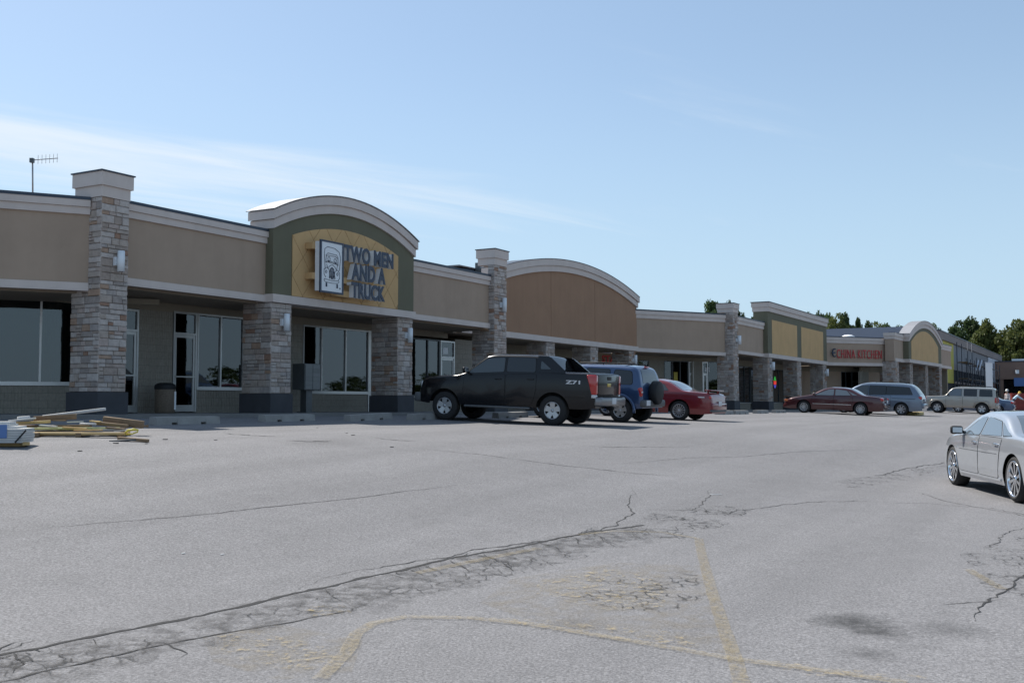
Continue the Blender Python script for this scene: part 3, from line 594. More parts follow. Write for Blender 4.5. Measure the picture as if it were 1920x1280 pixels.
def pillar(fr, t0, t1, df, h_bot, h_base, h_top, depth, upper=None, cap=None, single=False, seed=0, rowh=(.085, .2), lenr=(.14, .42)):
    """stone column: dark base, stone-clad shaft; 'upper'=(depth,h_top) a shallower shaft over the fascia"""
    rnd = random.Random(seed); w = t1-t0; q = .03
    p = MB().box(fr, t0+q, t1-q, df-depth+q, df-q, h_base-.02, h_top)
    if upper: p.box(fr, t0+q, t1-q, df-upper[0]+q, df-q, h_top+.001, upper[1])
    p = p.build('pillar', 'mortar', mall)
    MB().box(fr, t0-.05, t1+.05, df-depth-.05, df+.05, h_bot, h_base).build('base', 'base_grey', p)
    joined = MB(); gap = .008
    faces = [('front', w, h_base+.004, h_top), ('left', depth, h_base+.004, h_top), ('right', depth, h_base+.004, h_top)]
    if upper: faces += [('front', w, h_top, upper[1]), ('left', upper[0], h_top, upper[1]), ('right', upper[0], h_top, upper[1])]
    for side, ww, a, b in faces:
        for (x0, x1, z0, z1) in stone_face(rnd, ww, a, b, rowh, lenr):
            th = rnd.uniform(.035, .062); cz = (z0+z1)/2; cx = (x0+x1)/2; sw = x1-x0-gap; sh_ = z1-z0-gap
            if side == 'front': org = fr.p(t0+cx, df-q-.008, cz); ax, ay = fr.u, fr.n
            elif side == 'left': org = fr.p(t0+q+.008, df-cx, cz); ax, ay = -fr.n, -fr.u
            else: org = fr.p(t1-q-.008, df-cx, cz); ax, ay = -fr.n, fr.u
            M = Matrix(((ax.x*sw, ay.x*th, 0, org.x), (ax.y*sw, ay.y*th, 0, org.y), (0, 0, sh_, org.z), (0, 0, 0, 1)))
            me = STONES[rnd.randrange(5)]
            if single and side != 'right' and N_STONE[0] < 300:
                o = bpy.data.objects.new('stone', me); COL.objects.link(o); o.parent = p; o.matrix_local = M; N_STONE[0] += 1
            else: joined.add([M @ v.co for v in me.vertices], [tuple(f.vertices) for f in me.polygons])
    o = joined.build('stones', 'ledge_stone', p, smooth=False); o['kind'] = 'stuff'
    if cap:
        h0c, h1c, dep = cap; mid = h0c+(h1c-h0c)*.45
        MB().box(fr, t0-.02, t1+.02, df-dep, df+.02, h0c, mid).build('cap', 'stucco_white', p)
        MB().box(fr, t0-.07, t1+.07, df-dep-.05, df+.07, mid+.002, h1c).build('cap', 'stucco_white', p)
        MB().box(fr, t0-.10, t1+.10, df-dep-.08, df+.10, h1c+.003, h1c+.035).build('cap_flashing', 'coping', p)
    return p
P1 = pillar(FA, -1.19, -.40, .30, -.52, .22, 2.66, 1.02, upper=(.44, 4.86), cap=(4.865, 5.46, .95), single=True, seed=1)
P2a = pillar(FA, 4.69, 5.52, .24, -.52, .22, 2.82, 1.1, seed=2)
P2b = pillar(FA, 10.79, 11.63, .24, -.56, .19, 2.82, 1.1, seed=3)
P3 = pillar(FA, 17.11, 18.05, .25, -.60, .15, 2.80, 1.02, upper=(.30, 5.32), cap=(5.325, 5.93, .75), seed=4)
b1 = pillar(FA, 25.47, 26.34, -1.90, -.62, .08, 2.78, 1.05, seed=5)
b2 = pillar(FA, 30.28, 31.18, -1.90, -.66, .06, 2.78, 1.05, seed=6)
b3 = pillar(FA, 35.25, 36.10, -1.90, -.68, .04, 2.78, 1.05, seed=7)
t4 = FA.at(1375, 650, 1.9)[0]; t4b = FA.at(1384.3, 650, 1.9)[0]
P4 = pillar(FA, t4, t4b, 1.9, -.75, .02, 2.66, 1.0, upper=(.5, 5.22), cap=(5.225, 5.75, .95), seed=8)
E1 = pillar(FA, 49.1, 50.1, 1.83, -.78, -.02, 2.84, 1.0, seed=9)
E2 = pillar(FA, 56.4, 57.5, 1.83, -.80, -.05, 2.84, 1.0, seed=10)
E3 = pillar(FA, 64.1, 65.2, 1.83, -.84, -.08, 2.84, 1.0, seed=11)
F0 = pillar(FF, -.75, .35, .2, -1.0, -.15, f_sof-.02, 1.05, seed=12)
MB().box(FF, -.78, -.34, -.6, .10, f_sof, f_top).build('corner_block', 'stucco_tan', mall)
cbx = MB(); cbx.box(FF, -.88, -.345, -.7, .22, f_top-.26, f_top+.003); cbx.box(FF, -.83, -.35, -.65, .16, f_top-.5, f_top-.264); cbx.build('cornice', 'stucco_white', mall)
for i, px in enumerate((1706.5, 1735.5, 1761.5)):
    t_ = FF.at(px, 700, .2)[0]; pillar(FF, t_, t_+1.1, .2, -1.1, -.2, f_sof-.02, 1.05, seed=13+i)

# ---- storefront walls ---------------------------------------------
def blocks(fr, d, t0, t1, h0, h1):
    wl = MB().box(fr, t0, t1, d-.15, d-.012, h0, h1).build('block_wall', 'mortar', mall)
    nr = max(1, round((h1-h0)/.2)); rh = (h1-h0)/nr; me = None
    for r in range(nr):
        x = t0-(.2 if r % 2 else 0)
        while x < t1-.02:
            a, b = max(x, t0), min(x+.4, t1); x += .4
            if b-a < .05: continue
            MB().box(fr, a+.002, b-.002, d-.02, d-.0015*((r*7+int(a*10)) % 3), h0+r*rh+.004, h0+(r+1)*rh-.004).build('block', 'ribbed_block', wl)
def plainwall(fr, d, t0, t1, h0, h1, m='ribbed_block', name='block_wall'): MB().box(fr, t0, t1, d-.15, d, h0, h1).build(name, m, mall)
def window(fr, d, t0, t1, h0, h1, mull, fm='alu', trans=None, blind=None):
    """frame bars round the opening + mullions at given t; each light its own pane"""
    w_ = .05; f = MB(); f.box(fr, t0, t1, d-.09, d+.01, h0, h0+w_); f.box(fr, t0, t1, d-.09, d+.01, h1-w_, h1)
    xs = [t0]+list(mull)+[t1]
    for i, x in enumerate(xs):
        a = x if i == 0 else (x-w_ if i == len(xs)-1 else x-w_/2); f.box(fr, a, a+w_, d-.085, d+.012, h0+w_, h1-w_)
    wn = f.build('window', fm, mall)
    MB().box(fr, t0-.03, t1+.03, d-.1, d+.05, h0-.05, h0-.001).build('sill', 'alu', wn)
    for a, b in zip(xs[:-1], xs[1:]): MB().box(fr, a+w_*.5, b-w_*.5, d-.045, d-.035, h0+w_*.8, h1-w_*.8).build('pane', 'shop_glass', wn)
    if blind:
        x = blind[0]
        while x < blind[1]:
            MB().box(fr, x, x+.085, d-.30+.02*math.sin(x*40), d-.292+.02*math.sin(x*40), h0+.02, h1-.05).build('blind_slat', 'blind', wn); x += .1
    return wn
def door(fr, d, t0, t1, h0, h1, htr, fm='alu', notice=False, dark=False):
    w_ = .06; f = MB(); f.box(fr, t0, t0+w_, d-.1, d+.015, h0, htr); f.box(fr, t1-w_, t1, d-.1, d+.015, h0, htr); f.box(fr, t0+w_, t1-w_, d-.1, d+.015, htr-w_, htr); f.box(fr, t0+w_, t1-w_, d-.1, d+.015, h1, h1+w_)
    dr = f.build('door', fm, mall)
    s = .07; l = MB(); a, b = t0+w_+.005, t1-w_-.005; l.box(fr, a, a+s, d-.06, d-.005, h0+.01, h1-.005); l.box(fr, b-s, b, d-.06, d-.005, h0+.01, h1-.005); l.box(fr, a+s, b-s, d-.06, d-.005, h0+.01, h0+.2); l.box(fr, a+s, b-s, d-.06, d-.005, h1-.085, h1-.005)
    l.build('door_leaf', fm, dr)
    MB().box(fr, a+s, b-s, d-.04, d-.03, h0+.2, h1-.085).build('pane', 'shop_glass', dr)
    MB().box(fr, t0+w_, t1-w_, d-.04, d-.03, h1+w_, htr-w_).build('transom_pane', 'shop_glass', dr)
    MB().box(fr, a+s*.3, b-s*.3, d+.01, d+.04, h0+1.0, h0+1.04).build('push_bar', fm, dr)
    if notice: MB().box(fr, a+s+.1, a+s+.45, d-.028, d-.024, h1+.16, h1+.42).build('notice', 'white_paint', dr)
    return dr
WD = -2.42
_d0 = FA.td(FC.p(0, WD, 0))[1]; _d1 = FA.td(FC.p(1, WD, 0))[1]; tCB = (-4.30-_d0)/(_d1-_d0)     # where the angled bay's wall meets the recessed one
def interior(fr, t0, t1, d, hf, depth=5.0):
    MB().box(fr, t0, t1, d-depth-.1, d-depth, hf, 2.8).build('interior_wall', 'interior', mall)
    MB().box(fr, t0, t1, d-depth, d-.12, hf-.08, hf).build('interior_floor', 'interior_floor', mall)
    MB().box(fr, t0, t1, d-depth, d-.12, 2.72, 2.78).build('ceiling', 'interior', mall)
# header above the shop fronts
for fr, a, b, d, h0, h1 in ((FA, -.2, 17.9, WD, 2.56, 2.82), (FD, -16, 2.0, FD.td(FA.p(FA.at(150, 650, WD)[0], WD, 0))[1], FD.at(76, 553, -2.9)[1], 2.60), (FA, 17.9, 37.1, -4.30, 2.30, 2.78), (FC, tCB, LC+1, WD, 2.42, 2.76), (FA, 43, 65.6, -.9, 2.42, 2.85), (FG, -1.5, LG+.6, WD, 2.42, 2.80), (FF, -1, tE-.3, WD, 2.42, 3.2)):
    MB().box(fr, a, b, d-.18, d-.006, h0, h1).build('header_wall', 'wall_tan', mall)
S0 = -.31
# D bay (left of the first pillar)
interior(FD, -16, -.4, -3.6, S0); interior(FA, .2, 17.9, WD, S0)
WDD = FD.td(FA.p(FA.at(150, 650, WD)[0], WD, 0))[1]     # the angled bay is a little deeper
tq = lambda px, py: FD.at(px, py, WDD)[0]
_q = FA.p(0, WD, 0)-FD.p(0, WDD, 0); _den = FD.u.x*FA.u.y-FD.u.y*FA.u.x
xD = (_q.x*FA.u.y-_q.y*FA.u.x)/_den; xA = (_q.x*FD.u.y-_q.y*FD.u.x)/_den      # where the two shop walls meet
m1 = tq(76, 640); xE = xD-.12
dh0 = FD.at(76, 719, WDD)[1]; dh1 = FD.at(76, 553, WDD)[1]
window(FD, WDD, m1-7.4, xE, dh0, dh1, [m1-5.55, m1-3.7, m1-1.85, m1], blind=(m1+.05, xE-.05))
blocks(FD, WDD, m1-3.6, xE, S0-.05, dh0-.055); plainwall(FD, WDD, m1-7.4, m1-3.6, S0-.05, dh0-.055); plainwall(FD, WDD, xE, xD, S0-.05, dh1); plainwall(FD, WDD, -16, m1-7.4, S0-.05, dh1)
# A bay
plainwall(FA, WD, xA-.0, 1.30, S0-.05, 2.56)
door(FA, WD, 1.32, 2.28, S0, 1.92, 2.54)
blocks(FA, WD, 2.30, 3.50, S0-.05, 2.56)
door(FA, WD, 3.52, 4.42, S0, 1.93, 2.60, )
window(FA, WD, 4.44, 7.6, .38, 2.60, [5.38, 6.32], blind=(4.6, 5.3)); blocks(FA, WD, 4.44, 7.6, S0-.05, .325)
plainwall(FA, WD, 7.6, 8.2, S0-.05, 2.56); blocks(FA, WD, 8.2, 9.08, S0-.05, 2.56)
window(FA, WD, 9.10, 12.66, .30, 2.56, [10.05, 11.35]); blocks(FA, WD, 9.10, 12.6, S0-.08, .245)
MB().box(FA, 12.62, 12.78, WD-.1, WD+.02, S0-.08, 2.56).build('corner_post', 'alu', mall)
plainwall(FA, WD, 12.78, 15.3, S0-.1, 2.56)
window(FA, WD, 15.3, 17.3, .2, 2.46, [16.45], fm='alu_dark'); plainwall(FA, WD, 15.3, 17.3, S0-.1, .145)
door(FA, WD, 17.35, 18.4, S0-.07, 1.75, 2.45, notice=True)
mat('maroon_panel', (.075, .03, .028), .6)
MB().box(FA, 16.5, 17.28, WD-.12, WD-.06, .25, 2.42).build('shop_panel', 'maroon_panel', mall)
blocks(FA, WD, 18.42, 20.2, S0-.1, 2.56)
# B bay
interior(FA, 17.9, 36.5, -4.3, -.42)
MB().box(FA, 20.0, 20.15, -4.3, WD-.15, S0-.15, 2.78).build('return_wall', 'wall_tan', mall)
plainwall(FA, -4.3, 20.15, 25.6, -.5, 2.3); window(FA, -4.3, 25.6, 29.4, .1, 2.3, [26.9, 28.2], fm='alu_dark'); plainwall(FA, -4.3, 25.6, 29.4, -.5, .05); plainwall(FA, -4.3, 29.4, 30.9, -.5, 2.3); window(FA, -4.3, 30.9, 33.6, .1, 2.3, [32.2], fm='alu_dark'); plainwall(FA, -4.3, 30.9, 33.6, -.5, .05); plainwall(FA, -4.3, 33.6, 37.1, -.5, 2.3)
# C bay
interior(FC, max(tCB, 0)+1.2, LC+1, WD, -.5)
ct = lambda px: FC.at(px, 700, WD)[0]
c0, c1, c2, c3 = ct(1245), ct(1300), ct(1317), ct(1346)
plainwall(FC, WD, min(tCB, ct(1196)-.05), ct(1196), -.6, 2.42); window(FC, WD, ct(1196), ct(1217), .2, 2.42, [], fm='alu_dark'); plainwall(FC, WD, ct(1196), ct(1217), -.6, .145)
plainwall(FC, WD, ct(1217), c0, -.6, 2.42)
window(FC, WD, c0, ct(1291), -.25, 2.42, [ct(1260), ct(1275.5)], fm='alu_dark'); plainwall(FC, WD, c0, ct(1291), -.6, -.305); door(FC, WD, ct(1291.2), c1, -.5, 1.65, 2.4, notice=True)
plainwall(FC, WD, c1, c2, -.6, 2.42); door(FC, WD, c2, ct(1327), -.5, 1.65, 2.4, notice=True); window(FC, WD, ct(1327.3), c3+.9, -.25, 2.42, [], fm='alu_dark'); plainwall(FC, WD, ct(1327.3), c3+.9, -.6, -.305); plainwall(FC, WD, c3+.9, LC+1.5, -.6, 2.42)
mat('poster_yellow', (.42, .33, .05), .6); pt = ct(1264)
MB().box(FC, pt, pt+.28, WD-.03, WD-.026, .75, 1.75).build('poster', 'poster_yellow', mall)
# E bay
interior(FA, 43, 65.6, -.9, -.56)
plainwall(FA, -.9, 42.5, 44.5, -.7, 2.42); window(FA, -.9, 44.5, 47.6, -.1, 2.42, [46], fm='alu_dark'); plainwall(FA, -.9, 44.5, 47.6, -.7, -.155); plainwall(FA, -.9, 47.6, 51.6, -.7, 2.42)
window(FA, -.9, 51.6, 54.2, -.1, 2.42, [52.9], fm='alu_dark'); plainwall(FA, -.9, 51.6, 54.2, -.7, -.155); door(FA, -.9, 54.3, 55.7, -.6, 1.6, 2.4, fm='alu_dark'); plainwall(FA, -.9, 55.8, 60, -.7, 2.42); window(FA, -.9, 60, 63, -.1, 2.42, [61.5], fm='alu_dark'); plainwall(FA, -.9, 60, 63, -.7, -.155); plainwall(FA, -.9, 63, 66.5, -.7, 2.42)
# G bay (restaurant)
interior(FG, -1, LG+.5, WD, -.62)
gt = lambda px: FG.at(px, 705, WD)[0]
plainwall(FG, WD, -2.6, gt(1577), -.8, 2.42, 'stucco_tan', 'shop_wall'); window(FG, WD, gt(1577), gt(1597), -.3, 2.42, [gt(1586)], fm='alu_dark'); plainwall(FG, WD, gt(1577), gt(1597), -.8, -.355); door(FG, WD, gt(1597.3), gt(1613), -.65, 1.65, 2.42, fm='alu_dark'); plainwall(FG, WD, gt(1613.3), LG+1.5, -.8, 2.42, 'stucco_tan', 'shop_wall')
# F bay
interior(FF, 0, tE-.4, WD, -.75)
plainwall(FF, WD, -1.5, 3, -.9, 2.42); window(FF, WD, 3, 7, -.3, 2.42, [5], fm='alu_dark'); plainwall(FF, WD, 3, 7, -.9, -.355); plainwall(FF, WD, 7, tE-.3, -.9, 2.42)

# ---- wall lamps (one per marked pillar)
def wall_lamp(fr, t, df, h0, h1, label, r=.085):
    c = fr.p(t, df+.03, h0-.0); o = thing('wall_lamp', label, 'lamp', fr.p(t, df, h0), 0, 'white cylinder lamps on the stone pillars')
    MB().box(fr, t-.1, t+.1, df+.0, df+.09, (h0+h1)/2-.1, (h0+h1)/2+.1).build('bracket', 'lamp_white', o)
    q = fr.p(t, df+.08+r, h0); M = Matrix.Translation(q) @ Matrix.Rotation(R(90), 4, 'X')
    n = 20; mb = MB(); mb.lathe([(r*.8, -.0), (r, 0), (r, -(h1-h0)), (r*.8, -(h1-h0))], n, Matrix.Translation(q) @ Matrix(((1, 0, 0, 0), (0, 0, 1, 0), (0, -1, 0, 0), (0, 0, 0, 1))))
    mb.build('shade', 'lamp_white', o)
    mb = MB(); mb.lathe([(0, -.02), (r*.8, -.02)], n, Matrix.Translation(q) @ Matrix(((1, 0, 0, 0), (0, 0, 1, 0), (0, -1, 0, 0), (0, 0, 0, 1)))); mb.lathe([(0, -(h1-h0)+.02), (r*.8, -(h1-h0)+.02)], n, Matrix.Translation(q) @ Matrix(((1, 0, 0, 0), (0, 0, 1, 0), (0, -1, 0, 0), (0, 0, 0, 1)))); mb.build('diffuser', 'lamp_clear', o)
wall_lamp(FA, -.74, .30, 3.10, 3.60, 'white cylinder lamp on the tall capped pillar beside the roof aerial')
wall_lamp(FA, 5.15, .24, 2.02, 2.52, 'white cylinder lamp on the pillar left of the mailbox cluster')
wall_lamp(FA, 11.28, .24, 1.98, 2.48, 'white cylinder lamp on the pillar right of the shop window beside the mailboxes')
wall_lamp(FA, 17.62, .25, 3.50, 4.05, 'white cylinder lamp on the capped pillar behind the black pickup')
wall_lamp(FA, 35.75, -1.90, 2.0, 2.55, 'white cylinder lamp on the pillar behind the blue four-wheel drive')
wall_lamp(FA, (t4+t4b)/2+.1, 1.9, 3.35, 3.87, 'white cylinder lamp on the capped pillar behind the bright red coupe', r=.11)
wall_lamp(FA, 49.65, 1.83, 2.02, 2.55, 'white cylinder lamp on the pillar beside the neon sign', r=.11)
wall_lamp(FA, 64.7, 1.83, 1.95, 2.5, 'white cylinder lamp on the last pillar before the restaurant', r=.11)

# ---- signs
sg = thing('moving_company_sign', 'blue letter sign with a truck drawing in a white framed box on the yellow arch', 'sign', FA.p(8, .3, 3.1))
SD = .78
x0, y1 = FA.at(601, 448, SD); x1, y0 = FA.at(643, 553, SD)
MB().box(FA, x0, x1, SD-.2, SD, y0+.05, y1-.05).build('cabinet', 'white_paint', sg)
fb = MB(); fw = .055
fb.box(FA, x0-.01, x1+.01, SD-.03, SD+.015, y0, y0+fw); fb.box(FA, x0-.01, x1+.01, SD-.03, SD+.015, y1-fw, y1); fb.box(FA, x0-.01, x0+fw, SD-.03, SD+.015, y0+fw, y1-fw); fb.box(FA, x1-fw, x1+.01, SD-.03, SD+.015, y0+fw, y1-fw)
fb.build('cabinet_frame', 'navy', sg)
def ink(lines, th=.016):
    mb = MB()
    W_, H_ = x1-x0-2*fw, y1-y0-2*fw
    for ln in lines:
        mb.tube([FA.p(x0+fw+a*W_, SD+.006, y0+fw+b*H_) for a, b in ln], th/2 if not isinstance(ln, tuple) else .03, 5)
    mb.build('truck_drawing', 'navy', sg)
def ell(cx, cy, rx, ry, a0=0, a1=360, n=20): return [(cx+rx*math.cos(R(a0+(a1-a0)*i/n)), cy+ry*math.sin(R(a0+(a1-a0)*i/n))) for i in range(n+1)]
ink([[(.17, .44), (.13, .75), (.15, .86), (.28, .91), (.62, .90), (.84, .84), (.92, .72), (.86, .45)],
     [(.20, .58), (.22, .74), (.30, .78), (.72, .77), (.79, .72), (.79, .55)], [(.22, .72), (.32, .735), (.68, .73), (.78, .70)], [(.20, .58), (.3, .595), (.72, .575), (.79, .55)], [(.22, .60), (.3, .62), (.7, .60), (.76, .575)],
     ell(.35, .665, .055, .042), ell(.65, .65, .055, .042), [(.35, .62), (.35, .60), (.44, .63)], [(.65, .605), (.66, .585), (.74, .615)], [(.35, .60), (.29, .625)],
     [(.24, .55), (.30, .47), (.42, .535), (.52, .55), (.64, .52), (.72, .45), (.76, .54)],
     [(.20, .28), (.12, .34), (.12, .44), (.24, .485), (.36, .45), (.39, .36), (.37, .27)], [(.66, .27), (.62, .36), (.66, .43), (.78, .46), (.88, .40), (.88, .30), (.82, .25)],
     ell(.22, .395, .035, .028), ell(.77, .375, .035, .028), [(.40, .26), (.38, .38), (.43, .47), (.50, .50), (.58, .47), (.63, .38), (.60, .25)],
     ell(.505, .37, .095, .115), [(.46, .27), (.45, .44)], [(.49, .26), (.49, .48)], [(.53, .26), (.53, .48)], [(.56, .28), (.57, .43)],
     [(.14, .245), (.12, .21), (.20, .185), (.5, .175), (.78, .185), (.86, .215), (.82, .24), (.5, .225), (.14, .245)],
     tuple([(.235, .17), (.235, .09)]), tuple([(.755, .165), (.755, .085)]), ell(.90, .085, .022, .012, n=10)])
for tx_, (pa, pb_, ya, yb) in (('TWO MEN', (646, 738, 502, 457)), ('AND A', (660, 723.5, 533, 492)), ('TRUCK', (660, 722.5, 566, 528))):
    ta = FA.at(pa, 500, SD)[0]; tb_ = FA.at(pb_, 500, SD)[0]
    mid = (pa+pb_)/2; hb = {'TWO MEN': (3.98, 4.58), 'AND A': (3.55, 4.10), 'TRUCK': (2.98, 3.58)}[tx_]
    hc = {'TWO MEN': (FA.at(720, 502, SD)[1], FA.at(655, 459, SD)[1]), 'AND A': (FA.at(690, 529, SD)[1], FA.at(664, 493, SD)[1]), 'TRUCK': (FA.at(690, 562, SD)[1], FA.at(664, 528, SD)[1])}[tx_]
    letters(tx_, FA, ta, tb_, hc[0], hc[1], SD-.02, SD, 'navy', sg, off=.035, sp=1.06)
    letters(tx_, FA, ta, tb_, hc[0]+.012, hc[1]-.012, SD-.2, SD-.021, 'white_paint', sg, off=.025, name='letter_return', sp=1.06)
rl = MB()
for hh, a, b in ((4.62, x0-.12, x1+.2), (3.72, x0-.12, x1+.7), (3.30, x1-.3, x1+.7)): rl.box(FA, a, b, .31, SD-.2, hh-.10, hh+.09)
rl.build('mounting_rail', 'stucco_yellow', sg)
ck = thing('restaurant_sign', 'red channel letters CHINA KITCHEN on the beige fascia', 'sign', FG.p(LG/2, .1, 3.4))
ta, tb_ = FG.at(1570, 660, .15)[0], FG.at(1654, 665, .15)[0]
letters('CHINA KITCHEN', FG, ta, tb_, FG.at(1612, 672, .15)[1], FG.at(1612, 655.5, .15)[1], .08, .13, 'red_letter', ck, off=-.004, sp=1.18)
MB().box(FG, ta, tb_, .04, .079, 3.55, 3.65).build('raceway', 'stucco_tan', ck)
te = FG.at(1563, 660, .15)[0]; eb = MB(); eb.tube([FG.p(te+.1+.22*math.cos(R(a)), .16, FG.at(1565, 661, .15)[1]+.3*math.sin(R(a))) for a in range(70, 300, 20)], .06, 6); eb.box(FG, te-.1, te+.18, .06, .16, FG.at(1565, 661, .15)[1]-.06, FG.at(1565, 661, .15)[1]+.06); eb.build('emblem', 'navy', ck)
st = thing('wall_letters', 'dark red STA letters on the shop wall behind the stone pillars', 'sign', FA.p(31, -4.2, 2.4))
sa, sb_ = FC.at(1128.5, 672, WD+.05)[0], FC.at(1155, 672, WD+.05)[0]
letters('STA', FC, sa, sb_, FC.at(1140, 679, WD)[1], FC.at(1140, 666, WD)[1], WD+.01, WD+.06, 'red_letter', st, off=.03)
ne = thing('neon_sign', 'small neon sign glowing green red and blue in a shop window', 'sign', FA.p(51.9, -.8, .9))
mat('neon_green', (.06, .6, .10), .4, emit=.3); mat('neon_red', (.85, .06, .05), .4, emit=.45); mat('neon_blue', (.10, .10, .6), .4, emit=.45)
nx, nh = FA.at(1449.5, 710, -.84)
NP = lambda a, b, d=-.82: FA.p(nx+.1+a*.62, d, nh-.28+b*.55)      # sign face, 0.6 m tall
MB().prism(FA, [(nx+.06, nh-.72), (nx+.74, nh-.72), (nx+.74, nh+.2), (nx+.06, nh+.2)], -.87, -.85).build('backing', 'plastic_black', ne)
MB().tube([NP(.12, .28), NP(.5, .8), NP(.88, .28)], .035, 6).tube([NP(.3, .42), NP(.7, .42)], .03, 6).build('tube', 'neon_green', ne)
MB().tube([NP(.15, -.25), NP(.15, .2), NP(.5, -.2), NP(.85, .2), NP(.85, -.25)], .045, 6).build('tube', 'neon_red', ne)
MB().tube([NP(.15, -.32), NP(.5, -.7), NP(.85, -.32)], .035, 6).build('tube', 'neon_blue', ne)

# ================================================================== vehicles
def pchip(pts):
    xs = np.array([p[0] for p in pts], float); ys = np.array([p[1] for p in pts], float)
    h = np.diff(xs); dl = np.diff(ys)/h; n = len(xs); m = np.zeros(n); m[0] = dl[0]; m[-1] = dl[-1]
    for i in range(1, n-1):
        if dl[i-1]*dl[i] > 0:
            w1 = 2*h[i]+h[i-1]; w2 = h[i]+2*h[i-1]; m[i] = (w1+w2)/(w1/dl[i-1]+w2/dl[i])
    def f(x):
        x = min(max(x, xs[0]), xs[-1]); i = min(int(np.searchsorted(xs, x, 'right')-1), n-2); t = (x-xs[i])/h[i]
        return float((2*t**3-3*t*t+1)*ys[i]+(t**3-2*t*t+t)*h[i]*m[i]+(-2*t**3+3*t*t)*ys[i+1]+(t**3-t*t)*h[i]*m[i+1])
    return f
def rpoly(pts, r, n=4):                        # round polygon corners
    out_ = []; m = len(pts)
    for i in range(m):
        p = Vector(pts[i]); a = Vector(pts[i-1])-p; b = Vector(pts[(i+1) % m])-p; k = min(r, a.length*.45, b.length*.45)
        A, B = p+a.normalized()*k, p+b.normalized()*k
        for j in range(n+1):
            s = j/n; out_.append(tuple(A*(1-s)**2+p*2*s*(1-s)+B*s*s))
    return out_
